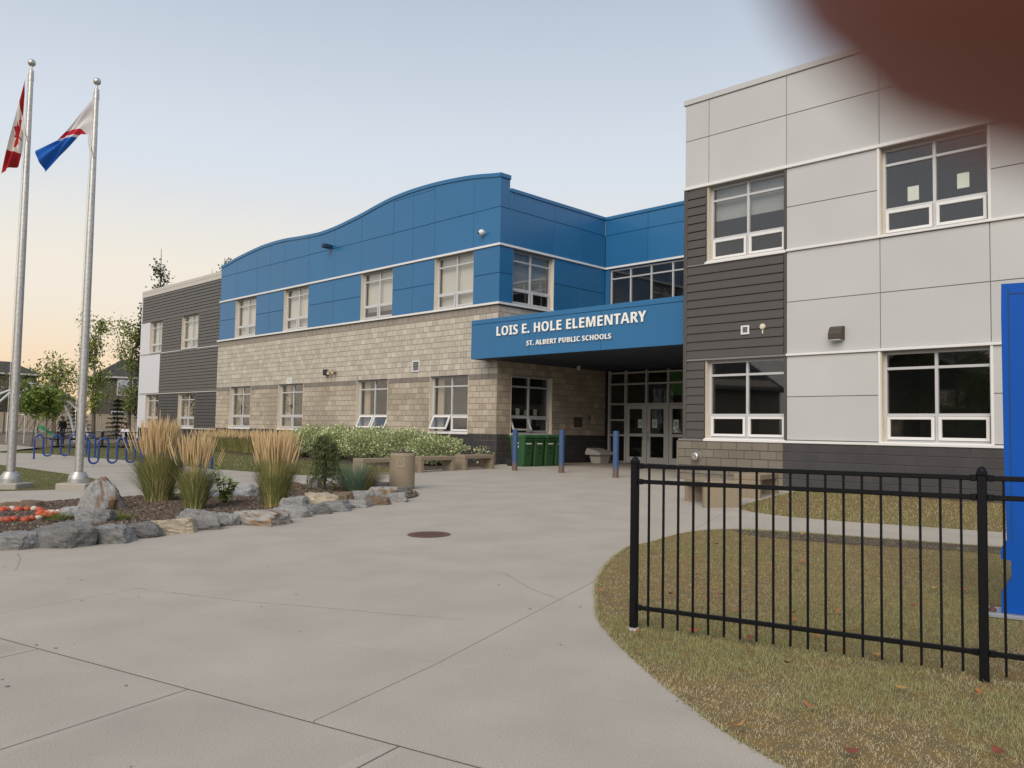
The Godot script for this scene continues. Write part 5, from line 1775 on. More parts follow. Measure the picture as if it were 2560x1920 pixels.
func turf_blades(called: String, poly: PackedVector2Array, box: Rect2, count: int, hmin: float, hmax: float, wide: float, up: float, dry: float) -> void:
	var nz := FastNoiseLite.new()
	nz.seed = 5; nz.frequency = 0.42; nz.fractal_octaves = 4
	var nz2 := FastNoiseLite.new()
	nz2.seed = 8; nz2.frequency = 1.6
	var buf := PackedFloat32Array()
	var green := Color(0.25, 0.285, 0.12)
	var green2 := Color(0.42, 0.40, 0.21)
	var tan_ := Color(0.60, 0.49, 0.32)
	var eye := Vector2(19.3, 18.64)
	var front := poly == LAWN
	var made := 0
	var tries := 0
	while made < count and tries < count * 6:
		tries += 1
		var p := Vector2(rng.randf_range(box.position.x, box.end.x), rng.randf_range(box.position.y, box.end.y))
		var dist := p.distance_to(eye)
		if rng.randf() > clampf(5.0 / dist, 0.0, 1.0) * clampf(5.0 / dist, 0.0, 1.0): continue
		if not Geometry2D.is_point_in_polygon(p, poly): continue
		if front and nz2.get_noise_2d(p.x * 2.1 + 40.0, p.y * 2.1) < -0.42 and rng.randf() < 0.75: continue
		made += 1
		var d := nz.get_noise_2dv(p) * 1.05 + nz2.get_noise_2dv(p) * 0.3 + dry
		if front: d += 0.30 * smoothstep(0.25, 0.9, (p.y - 13.83) + 0.2387 * (p.x - 15.75)) - 0.25 * exp(-pow(((p.y - 13.83) + 0.2387 * (p.x - 15.75) + 0.05) / 0.22, 2.0)) + 0.3 * smoothstep(15.9, 14.6, p.x) * smoothstep(11.5, 13.0, p.y)
		var k := smoothstep(-0.25, 0.40, d + rng.randf_range(-0.25, 0.25))
		var c := green.lerp(green2, rng.randf()).lerp(tan_ * rng.randf_range(0.82, 1.12), k)
		var h := rng.randf_range(hmin, hmax) * (1.0 - 0.35 * k) * (1.0 + 0.7 * nz2.get_noise_2d(p.x * 2.5, p.y * 2.5 + 9.0))
		var yaw := rng.randf() * TAU
		var lean := rng.randf_range(0.15, 0.9) + 0.45 * k
		var w := wide * rng.randf_range(0.7, 1.3)
		var b := Basis(Vector3.UP, yaw) * Basis(Vector3.RIGHT, lean) * Basis.from_scale(Vector3(w, h, h))
		push(buf, b, on(p.x, p.y, up), c)
	var o := many(called, blade_mesh(0.5, 2), M.blade, buf)
	o.set_meta("kind", "stuff")

func reed(label: String, at: Vector2, green_h: float, plume_h: float, spread: float, blades: int, plumes: int, fan: float, group := "", sd := 0, called := "feather_grass") -> void:
	var rg := RandomNumberGenerator.new()
	rg.seed = 400 + sd
	var t := thing(called, label, "grass", on(at.x, at.y, 0.01), 0.0, group)
	var buf := PackedFloat32Array()
	for i in blades:
		var a := rg.randf() * TAU
		var q := sqrt(rg.randf())
		var lean := 0.02 + 0.11 * q * rg.randf_range(0.2, 1.4)
		if rg.randf() < 0.14: lean += rg.randf_range(0.05, 0.5)
		var h := green_h * rg.randf_range(0.7, 1.2)
		var c := Color(0.085, 0.11, 0.033).lerp(Color(0.20, 0.19, 0.07), rg.randf() * rg.randf())
		if rg.randf() < 0.12: c = Color(0.40, 0.30, 0.14)
		var yaw := PI / 2 - a + rg.randf_range(-0.3, 0.3)
		push(buf, Basis(Vector3.UP, yaw) * Basis(Vector3.RIGHT, lean) * Basis.from_scale(Vector3(0.0085, h, h)), Vector3(cos(a), 0, sin(a)) * q * spread * 0.36, c)
	var o := many("foliage", blade_mesh(0.55, 4), M.blade, buf, t)
	o.set_meta("kind", "stuff")
	if plumes == 0: return
	var sb := PackedFloat32Array()
	var pb := PackedFloat32Array()
	for i in plumes:
		var a := rg.randf() * TAU
		var q := sqrt(rg.randf())
		var lean := 0.01 + 0.075 * fan * q * q * rg.randf_range(0.2, 1.5)
		if rg.randf() < 0.07: lean += rg.randf_range(0.08, 0.26)
		var h := plume_h * rg.randf_range(0.78, 1.04) * (1.0 - 0.1 * q)
		var dir := Basis(Vector3.UP, PI / 2 - a) * Basis(Vector3.RIGHT, lean)
		var p := Vector3(cos(a), 0, sin(a)) * q * spread * 0.40
		var c := Color(0.68, 0.50, 0.275) * rg.randf_range(0.8, 1.12)
		push(sb, dir * Basis.from_scale(Vector3(0.0065, h * 0.95, h * 0.25)), p, Color(0.40, 0.33, 0.13))
		var pl := h * rg.randf_range(0.24, 0.32)
		var tip := dir * Vector3(0, h * 0.93, h * 0.25 * 0.1)
		push(pb, dir * Basis(Vector3.RIGHT, 0.10) * Basis.from_scale(Vector3(0.0075, pl, 0.0075) * rg.randf_range(0.85, 1.2)), p + tip - dir * Vector3(0, pl * 0.75, 0), c)
	o = many("stalks", blade_mesh(0.12, 3), M.blade, sb, t)
	o.set_meta("kind", "stuff")
	var mb := MB.new()
	mb.tinted = true
	mb.lathe([Vector2(0.15, 0), Vector2(0.8, 0.18), Vector2(1.0, 0.4), Vector2(0.6, 0.75), Vector2(0.0, 1.0)], 6)
	o = many("plumes", mb.mesh(), M.blade, pb, t)
	o.set_meta("kind", "stuff")

func shrub(called: String, label: String, category: String, at: Vector2, size: Vector3, n: int, colors: Array, leaf_len: float, leaf_wide: float, group: String, sd: int) -> Node3D:
	var rg := RandomNumberGenerator.new()
	rg.seed = 900 + sd
	var t := thing(called, label, category, on(at.x, at.y), 0.0, group)
	var nz := FastNoiseLite.new()
	nz.seed = sd; nz.frequency = 2.2
	var st := MB.new()
	for i in 9:
		var a := TAU * i / 9.0 + rg.randf_range(-0.3, 0.3)
		var r := rg.randf_range(0.4, 0.8)
		st.tube([Vector3(cos(a) * 0.06, 0, sin(a) * 0.06), Vector3(cos(a) * size.x * 0.3 * r, size.y * 0.4, sin(a) * size.z * 0.3 * r), Vector3(cos(a) * size.x * 0.6 * r, size.y * 0.78, sin(a) * size.z * 0.6 * r)], [0.016, 0.011, 0.005], 5)
	obj("stem", st, M.bark_dark, t)
	var buf := PackedFloat32Array()
	for i in n:
		var d := Vector3(rg.randfn(), rg.randfn(), rg.randfn()).normalized()
		var r := pow(rg.randf(), 0.28)
		var bump := 0.86 + 0.38 * nz.get_noise_3dv(d)
		var p := Vector3(d.x * size.x, d.y * size.y * 0.5, d.z * size.z) * r * bump
		p.y += size.y * 0.52
		if p.y < 0.05: continue
		var c: Color = colors[0].lerp(colors[1], rg.randf())
		if rg.randf() < 0.22: c = colors[2]
		var out := (d + Vector3(0, 0.5, 0) + Vector3(rg.randfn(), rg.randfn(), rg.randfn()) * 0.5).normalized()
		var side := out.cross(Vector3(rg.randfn(), rg.randfn(), rg.randfn())).normalized()
		var b := Basis(side, out, side.cross(out)) * (rg.randf_range(0.7, 1.25))
		push(buf, b, p, c * rg.randf_range(0.75, 1.15))
	var o := many("foliage", leaf_mesh(leaf_len, leaf_wide), M.leaf, buf, t)
	o.set_meta("kind", "stuff")
	return t

func plants() -> void:
	turf_blades("grass_blades", LAWN, Rect2(12.9, 8.0, 9.6, 8.2), 320000, 0.020, 0.046, 0.0030, -0.006, -0.02)
	turf_blades("grass_blades", STRIP, Rect2(11.3, 1.9, 9.5, 5.0), 26000, 0.04, 0.08, 0.008, -0.006, -0.10)
	turf_blades("grass_blades", POLE_LAWN, Rect2(-9.9, 11.4, 10.9, 6.0), 26000, 0.035, 0.07, 0.008, 0.002, -0.05)
	turf_blades("grass_blades", PackedVector2Array([Vector2(-16, 3.0), Vector2(-9.5, 3.2), Vector2(-2.0, 3.4), Vector2(0.85, 3.6), Vector2(0.85, 6.4), Vector2(0.3, 7.2), Vector2(-3.4, 7.72), Vector2(-9.1, 7.62), Vector2(-17.8, 8.3), Vector2(-20, 9.3), Vector2(-23, 6.5)]), Rect2(-22, 3.0, 23, 6.4), 30000, 0.05, 0.10, 0.014, -0.006, -0.25)
	# longer blades that hang over the edge of the path
	var edge := PackedFloat32Array()
	for i in LAWN.size():
		var a := LAWN[i]
		var b := LAWN[(i + 1) % LAWN.size()]
		if a.x > 20.5 or b.x > 20.5: continue
		var nn := Vector2(-(b - a).y, (b - a).x).normalized()
		for k in int(a.distance_to(b) * 420.0):
			var p := a.lerp(b, rng.randf()) + nn * rng.randf_range(-0.02, 0.012)
			var c := Color(0.24, 0.27, 0.11).lerp(Color(0.58, 0.47, 0.29), rng.randf())
			push(edge, Basis(Vector3.UP, rng.randf() * TAU) * Basis(Vector3.RIGHT, rng.randf_range(0.4, 1.4)) * Basis.from_scale(Vector3(0.0034, rng.randf_range(0.02, 0.05), 0.04)), on(p.x, p.y, 0.0), c)
	many("grass_edge", blade_mesh(0.5, 2), M.blade, edge).set_meta("kind", "stuff")
	# chips of bark on the bed
	var chips := PackedFloat32Array()
	var made := 0
	while made < 26000:
		var p := Vector2(rng.randf_range(3.2, 9.3), rng.randf_range(7.9, 17.6))
		if not Geometry2D.is_point_in_polygon(p, BED): continue
		made += 1
		var c := Color(0.125, 0.095, 0.078).lerp(Color(0.24, 0.195, 0.16), rng.randf() * rng.randf())
		if rng.randf() < 0.05: c = Color(0.36, 0.28, 0.2)
		push(chips, Basis(Vector3.UP, rng.randf() * TAU) * Basis(Vector3.BACK, rng.randf_range(-0.5, 0.5)) * Basis.from_scale(Vector3(rng.randf_range(0.03, 0.085), 0.010, rng.randf_range(0.012, 0.025))), on(p.x, p.y, rng.randf_range(0.014, 0.03)), c)
	var chip := MB.new()
	chip.tinted = true
	chip.box(Vector3.ZERO, Vector3.ONE)
	many("bark_mulch", chip.mesh(), M.mulch, chips).set_meta("kind", "stuff")
	# the tall grasses of the bed
	reed("tallest feather grass clump with tan plumes, left of the bed", Vector2(4.72, 12.70), 0.92, 1.52, 0.56, 3000, 520, 0.5, "feather grasses in the bed", 1)
	reed("middle feather grass clump, shorter and greener, in the bed", Vector2(6.41, 12.81), 0.76, 1.30, 0.38, 1700, 230, 0.6, "feather grasses in the bed", 2)
	reed("right feather grass clump with wide fan of plumes, in the bed", Vector2(6.91, 11.69), 0.78, 1.38, 0.42, 1700, 330, 1.7, "feather grasses in the bed", 3)
	for k in 13:
		var x := -18.2 + k * 0.80
		reed(["plumed border grass at the foot of the far block wall", "dense border grass with tan plumes under the windows"][k % 2], Vector2(x, 1.35 + 0.7 * smoothstep(0, 12, k) + rng.randf_range(-0.2, 0.2)), 0.66, 1.05, 1.15, 620, 60 if k < 11 else 30, 1.5, "border grasses along the block wall" if k % 2 == 0 else "border grasses under the windows", 20 + k, "border_grass")
	# blue oat grass, no plumes
	var t := thing("blue_grass", "spiky blue green grass tuft beside the litter bin", "grass", on(5.56, 9.13, 0.02))
	var buf := PackedFloat32Array()
	for i in 1400:
		var a := rng.randf() * TAU
		var q := sqrt(rng.randf())
		var c := Color(0.085, 0.15, 0.10).lerp(Color(0.15, 0.21, 0.14), rng.randf())
		if cos(a) * 0.7 - sin(a) * 0.7 > 0.55 and rng.randf() < 0.6: c = Color(0.36, 0.27, 0.11)
		push(buf, Basis(Vector3.UP, PI / 2 - a) * Basis(Vector3.RIGHT, 0.1 + 0.75 * q) * Basis.from_scale(Vector3(0.010, rng.randf_range(0.6, 0.92), 0.75)), Vector3(cos(a), 0, sin(a)) * q * 0.16, c)
	many("foliage", blade_mesh(0.45, 4), M.blade, buf, t).set_meta("kind", "stuff")
	for p in [[6.2, 15.75, 90], [6.95, 14.15, 60], [6.35, 14.75, 80], [6.6, 15.85, 90]]:
		t = thing("grass_tuft", ["low green grass tuft at the far left of the bed", "tiny grass tuft beside the flat topped rock", "low green tuft just right of the painted stones", "low green tuft behind the dark layered rock"][[90.0, 60.0, 80.0].find(float(p[2])) if p[0] != 6.6 else 3], "grass", on(p[0], p[1], 0.02))
		buf = PackedFloat32Array()
		for i in p[2] * 4:
			var a := rng.randf() * TAU
			var q := sqrt(rng.randf())
			push(buf, Basis(Vector3.UP, PI / 2 - a) * Basis(Vector3.RIGHT, 0.2 + 0.8 * q) * Basis.from_scale(Vector3(0.007, rng.randf_range(0.12, 0.26), 0.24)), Vector3(cos(a), 0, sin(a)) * q * 0.2, Color(0.085, 0.14, 0.03).lerp(Color(0.19, 0.21, 0.06), rng.randf()))
		many("foliage", blade_mesh(0.5, 3), M.blade, buf, t).set_meta("kind", "stuff")
	# the variegated hedge
	var hc := [Color(0.22, 0.29, 0.13), Color(0.46, 0.50, 0.25), Color(0.80, 0.78, 0.52)]
	var spots := [[-7.9, 1.85, 1.15, 1.22, 1.05, "variegated dogwood shrub at the left end of the hedge"], [-6.0, 1.9, 1.3, 1.20, 1.1, "variegated dogwood shrub below the first open window"], [-4.1, 1.95, 1.3, 1.18, 1.15, "variegated dogwood shrub in the middle behind the benches"], [-2.3, 1.9, 1.3, 1.16, 1.15, "variegated dogwood shrub below the window nearest the corner"], [-0.75, 1.85, 1.05, 0.95, 1.0, "variegated dogwood shrub at the right end beside dark base"]]
	for i in spots.size():
		var s: Array = spots[i]
		shrub("dogwood_shrub", s[5], "shrub", Vector2(s[0], s[1]), Vector3(s[2], s[3], s[4]), 6500, hc, 0.075, 0.042, "hedge of variegated shrubs", i)
	shrub("dogwood_shrub", "thin white leaved sprig of dogwood beside the dark base", "shrub", Vector2(0.55, 1.1), Vector3(0.42, 0.62, 0.4), 160, hc, 0.08, 0.045, "", 17)
	# young leafy plant
	t = thing("raspberry_plant", "young bright green leafy plant between two feather grasses", "plant", on(5.93, 12.08, 0.01))
	var st := MB.new()
	var lb := PackedFloat32Array()
	for i in 9:
		var a := TAU * i / 9.0
		var h := rng.randf_range(0.32, 0.54)
		if i == 2: h = 0.70
		var top := Vector3(cos(a) * 0.18, h, sin(a) * 0.18)
		st.tube([Vector3(cos(a) * 0.02, 0, sin(a) * 0.02), top * Vector3(0.5, 0.55, 0.5), top], [0.006, 0.005, 0.003], 5)
		for k in 20:
			var u := rng.randf_range(0.1, 1.0)
			var p := Vector3(top.x * u, top.y * u, top.z * u)
			var out := Vector3(rng.randfn(), rng.randf_range(-0.2, 0.7), rng.randfn()).normalized()
			var side := out.cross(Vector3.UP).normalized()
			push(lb, Basis(side, out, side.cross(out)) * rng.randf_range(0.75, 1.25), p, Color(0.15, 0.24, 0.04).lerp(Color(0.38, 0.46, 0.11), rng.randf()))
	obj("stem", st, M.bark, t)
	many("foliage", leaf_mesh(0.105, 0.08), M.leaf, lb, t).set_meta("kind", "stuff")
	# weeping conifer
	t = thing("weeping_conifer", "narrow weeping conifer with drooping dark branches, in bed", "conifer", on(4.85, 9.45, 0.01))
	st = MB.new()
	st.tube([Vector3.ZERO, Vector3(0.02, 0.6, 0), Vector3(0, 1.12, 0.01)], [0.03, 0.02, 0.005], 6)
	lb = PackedFloat32Array()
	for i in 170:
		var a := rng.randf() * TAU
		var y := 0.22 + 0.90 * pow(rng.randf(), 0.6)
		var r := (0.15 + 0.13 * (1.0 - y / 1.15)) * rng.randf_range(0.5, 1.45)
		var drop := rng.randf_range(0.18, 0.42)
		var p0 := Vector3(0, y, 0)
		var p1 := Vector3(cos(a) * r, y - 0.02, sin(a) * r)
		var p2 := Vector3(cos(a) * r * 1.25, maxf(y - drop, 0.03), sin(a) * r * 1.25)
		if i < 50: st.tube([p0, p1, p2], [0.006, 0.005, 0.003], 4, false)
		for k in 34:
			var u := rng.randf()
			var p := p0.lerp(p1, u * 2.0) if u < 0.5 else p1.lerp(p2, u * 2.0 - 1.0)
			var out := (Vector3(rng.randfn(), rng.randfn() - 0.9, rng.randfn()) * 0.7 + Vector3(cos(a), -0.6, sin(a)) * 0.5).normalized()
			var side := out.cross(Vector3(rng.randfn(), rng.randfn(), rng.randfn())).normalized()
			push(lb, Basis(side, out, side.cross(out)) * rng.randf_range(0.7, 1.3), p, Color(0.055, 0.08, 0.03).lerp(Color(0.17, 0.19, 0.075), rng.randf()))
	obj("trunk", st, M.bark_dark, t)
	many("foliage", leaf_mesh(0.06, 0.016), M.leaf, lb, t).set_meta("kind", "stuff")

# ---------------------------------------------------------------- the distance
func young_tree(label: String, at: Vector2, h: float, radius: float, crown_from: float, n: int, sd: int, bare := 0, tones := [], group := "", rise := 1.0) -> void:
	var rg := RandomNumberGenerator.new()
	rg.seed = 3000 + sd
	var t := thing("young_tree", label, "tree", on(at.x, at.y), 0.0, group)
	var tr := MB.new()
	var lean := Vector3(rg.randf_range(-0.2, 0.2), 0, rg.randf_range(-0.2, 0.2))
	var r0 := 0.018 * h
	tr.tube([Vector3.ZERO, Vector3(0, h * 0.3, 0) + lean * 0.3, Vector3(0, h * 0.62, 0) + lean, Vector3(0, h * 0.97, 0) + lean * 1.5], [r0, r0 * 0.7, r0 * 0.45, r0 * 0.08], 7)
	var tips := []
	var count := 16
	for i in count:
		var y := h * lerpf(crown_from, 0.92, float(i) / count)
		var a := rg.randf() * TAU
		var shape := sin(PI * clampf(0.12 + 0.86 * (y / h - crown_from) / (1.0 - crown_from), 0, 1))
		var reach := radius * (0.35 + 0.75 * shape) * rg.randf_range(0.7, 1.15)
		var p0 := Vector3(0, y, 0) + lean * (y / h)
		var p2 := p0 + Vector3(cos(a) * reach, reach * rg.randf_range(0.5, 1.2) * rise, sin(a) * reach)
		var p1 := p0.lerp(p2, 0.5) + Vector3(cos(a), -0.3, sin(a)) * reach * 0.12
		tr.tube([p0, p1, p2], [r0 * 0.3, r0 * 0.18, r0 * 0.05], 5)
		for q in [0.45, 0.75, 1.0]: tips.append([p0.lerp(p1, q * 2.0) if q < 0.5 else p1.lerp(p2, q * 2.0 - 1.0), reach])
	for i in bare:
		var a := rg.randf() * TAU
		var p0 := Vector3(0, h * 0.62, 0) + lean
		tr.tube([p0, p0 + Vector3(cos(a) * 0.3, h * 0.16, sin(a) * 0.3), p0 + Vector3(cos(a) * rg.randf_range(0.3, 0.7), h * rg.randf_range(0.25, 0.40), sin(a) * rg.randf_range(0.3, 0.7))], [0.03, 0.02, 0.006], 4)
	obj("trunk", tr, M.bark, t)
	var cols: Array = tones if tones.size() else [Color(0.10, 0.135, 0.03), Color(0.30, 0.34, 0.085)]
	var buf := PackedFloat32Array()
	for i in n:
		var tip: Array = tips[rg.randi() % tips.size()]
		if hash(tip[0]) % 7 == 0: continue
		var s: float = 0.16 + tip[1] * 0.20
		var p: Vector3 = tip[0] + Vector3(rg.randfn(), rg.randfn() * 0.8, rg.randfn()) * s
		var out := Vector3(rg.randfn(), rg.randfn() + 0.2, rg.randfn()).normalized()
		var side := out.cross(Vector3(rg.randfn(), rg.randfn(), rg.randfn())).normalized()
		push(buf, Basis(side, out, side.cross(out)) * rg.randf_range(0.7, 1.3), p, cols[0].lerp(cols[1], rg.randf()))
	many("crown", leaf_mesh(0.21, 0.115), M.leaf, buf, t).set_meta("kind", "stuff")

func column_tree(label: String, at: Vector2, h: float, r: float, sd: int) -> void:
	var rg := RandomNumberGenerator.new()
	rg.seed = 5000 + sd
	var t := thing("column_tree", label, "tree", on(at.x, at.y), 0.0, "column trees behind the school")
	var tr := MB.new()
	tr.tube([Vector3.ZERO, Vector3(0.1, h * 0.5, 0), Vector3(0, h, 0.1)], [0.18, 0.12, 0.015], 6)
	var buf := PackedFloat32Array()
	for i in 40:
		var y := h * rg.randf_range(0.15, 0.97)
		var a := rg.randf() * TAU
		var reach := r * (0.45 + 0.6 * sin(PI * clampf(y / h, 0.1, 0.97))) * rg.randf_range(0.5, 1.1)
		var p0 := Vector3(0, y - reach * 1.2, 0)
		var p1 := Vector3(cos(a) * reach, y + reach * 0.3, sin(a) * reach)
		tr.tube([p0, p1], [0.04, 0.01], 4)
		for k in 60:
			var p := p0.lerp(p1, rg.randf_range(0.4, 1.05)) + Vector3(rg.randfn(), rg.randfn() * 1.4, rg.randfn()) * 0.22
			var out := Vector3(rg.randfn(), rg.randfn() + 0.3, rg.randfn()).normalized()
			var side := out.cross(Vector3(rg.randfn(), rg.randfn(), rg.randfn())).normalized()
			push(buf, Basis(side, out, side.cross(out)) * rg.randf_range(0.7, 1.3), p, Color(0.03, 0.038, 0.014).lerp(Color(0.08, 0.085, 0.03), rg.randf()))
	obj("trunk", tr, M.bark_dark, t)
	many("crown", leaf_mesh(0.22, 0.13), M.leaf, buf, t).set_meta("kind", "stuff")

func spruce(label: String, at: Vector2, h: float, r: float, sd: int) -> void:
	var rg := RandomNumberGenerator.new()
	rg.seed = 7000 + sd
	var t := thing("spruce_tree", label, "tree", on(at.x, at.y), 0.0, "young spruces by the board fence")
	var tr := MB.new()
	tr.tube([Vector3.ZERO, Vector3(0, h, 0)], [0.06, 0.01], 6)
	var buf := PackedFloat32Array()
	for lvl in 9:
		var y := h * (0.10 + 0.88 * lvl / 9.0)
		for k in 8:
			var a := TAU * k / 8.0 + lvl * 0.5 + rg.randf_range(-0.2, 0.2)
			var reach := r * (1.0 - y / h * 0.92) * rg.randf_range(0.8, 1.15)
			var p0 := Vector3(0, y, 0)
			var p1 := Vector3(cos(a) * reach, y - reach * 0.12, sin(a) * reach)
			tr.tube([p0, p1], [0.02, 0.006], 4, false)
			for j in 42:
				var u := rg.randf()
				var out := (Vector3(cos(a), 0.1, sin(a)) * 0.7 + Vector3(rg.randfn(), rg.randfn() * 0.5, rg.randfn()) * 0.8).normalized()
				var side := out.cross(Vector3.UP).normalized()
				push(buf, Basis(side, out, side.cross(out)) * rg.randf_range(0.7, 1.3), p0.lerp(p1, u) + Vector3(rg.randfn(), rg.randfn() * 0.6, rg.randfn()) * 0.05, Color(0.018, 0.032, 0.02).lerp(Color(0.045, 0.065, 0.04), rg.randf()))
	obj("trunk", tr, M.bark_dark, t)
	many("crown", leaf_mesh(0.16, 0.05), M.leaf, buf, t).set_meta("kind", "stuff")

func house(label: String, at: Vector2, turn: float, w: float, d: float, eave: float, peak: float, wall: Material, windows: Array, hip := false) -> void:
	var t := thing("house", label, "house", Vector3(at.x, 0, at.y), turn, "houses beyond the board fence")
	var mb := MB.new()
	mb.span(Vector3(-w / 2, -1, -d / 2), Vector3(w / 2, eave, d / 2))
	if not hip: mb.prism(PackedVector2Array([Vector2(-w / 2, eave), Vector2(w / 2, eave), Vector2(0, peak - 0.25)]), -d / 2 + 0.01, d / 2 - 0.01)
	obj("wall", mb, wall, t)
	mb = MB.new()
	var o := 0.5
	var e := eave - 0.12
	if hip:
		var q := [Vector3(-w / 2 - o, e, d / 2 + o), Vector3(w / 2 + o, e, d / 2 + o), Vector3(w / 2 + o, e, -d / 2 - o), Vector3(-w / 2 - o, e, -d / 2 - o)]
		var p := [Vector3(-w * 0.22, peak, 0), Vector3(w * 0.22, peak, 0)]
		mb.quad(q[0], q[1], p[1], p[0]); mb.quad(q[2], q[3], p[0], p[1]); mb.tri(q[1], q[2], p[1]); mb.tri(q[3], q[0], p[0]); mb.quad(q[3], q[2], q[1], q[0])
	else:
		for s in [-1, 1]:
			var a := Vector3(s * (w / 2 + o), e - 0.2, d / 2 + o)
			var b := Vector3(0, peak, d / 2 + o)
			var bk := Vector3(0, 0, -d - 2 * o)
			if s > 0: mb.quad(b, a, a + bk, b + bk)
			else: mb.quad(a, b, b + bk, a + bk)
			var dn := Vector3(0, -0.2, 0)
			mb.out_face([a, b, b + dn, a + dn], Vector3(0, 0, 0))
			mb.out_face([a + bk, b + bk, b + bk + dn, a + bk + dn], Vector3(0, 0, 0))
			mb.out_face([a, a + bk, a + bk + dn, a + dn], Vector3(0, 0, 0))
	var rf := obj("roof", mb, M.roof, t)
	mb = MB.new()
	if hip:
		mb.box(Vector3(0, e - 0.12, d / 2 + o), Vector3(w + 2 * o, 0.22, 0.06)); mb.box(Vector3(w / 2 + o, e - 0.12, 0), Vector3(0.06, 0.22, d + 2 * o - 0.07))
	else:
		for s in [-1, 1]:
			var a := Vector3(s * (w / 2 + o), e - 0.38, d / 2 + o + 0.03)
			var b := Vector3(0, peak - 0.18, d / 2 + o + 0.03)
			mb.box((a + b) / 2, Vector3((b - a).length(), 0.3, 0.05), 0.0, Basis(Vector3.BACK, atan2((b - a).y, (b - a).x)))
	obj("fascia", mb, M.cap_pale, rf)
	for q in windows:
		var fm := MB.new()
		fm.span(Vector3(q[0], q[1], d / 2), Vector3(q[0] + q[2], q[1] + q[3], d / 2 + 0.08))
		var wn := obj("window", fm, M.cap_pale, t)
		var pn := MB.new()
		pn.span(Vector3(q[0] + 0.14, q[1] + 0.14, d / 2 + 0.081), Vector3(q[0] + q[2] - 0.14, q[1] + q[3] - 0.14, d / 2 + 0.10))
		obj("pane", pn, M.dark_glass, wn)

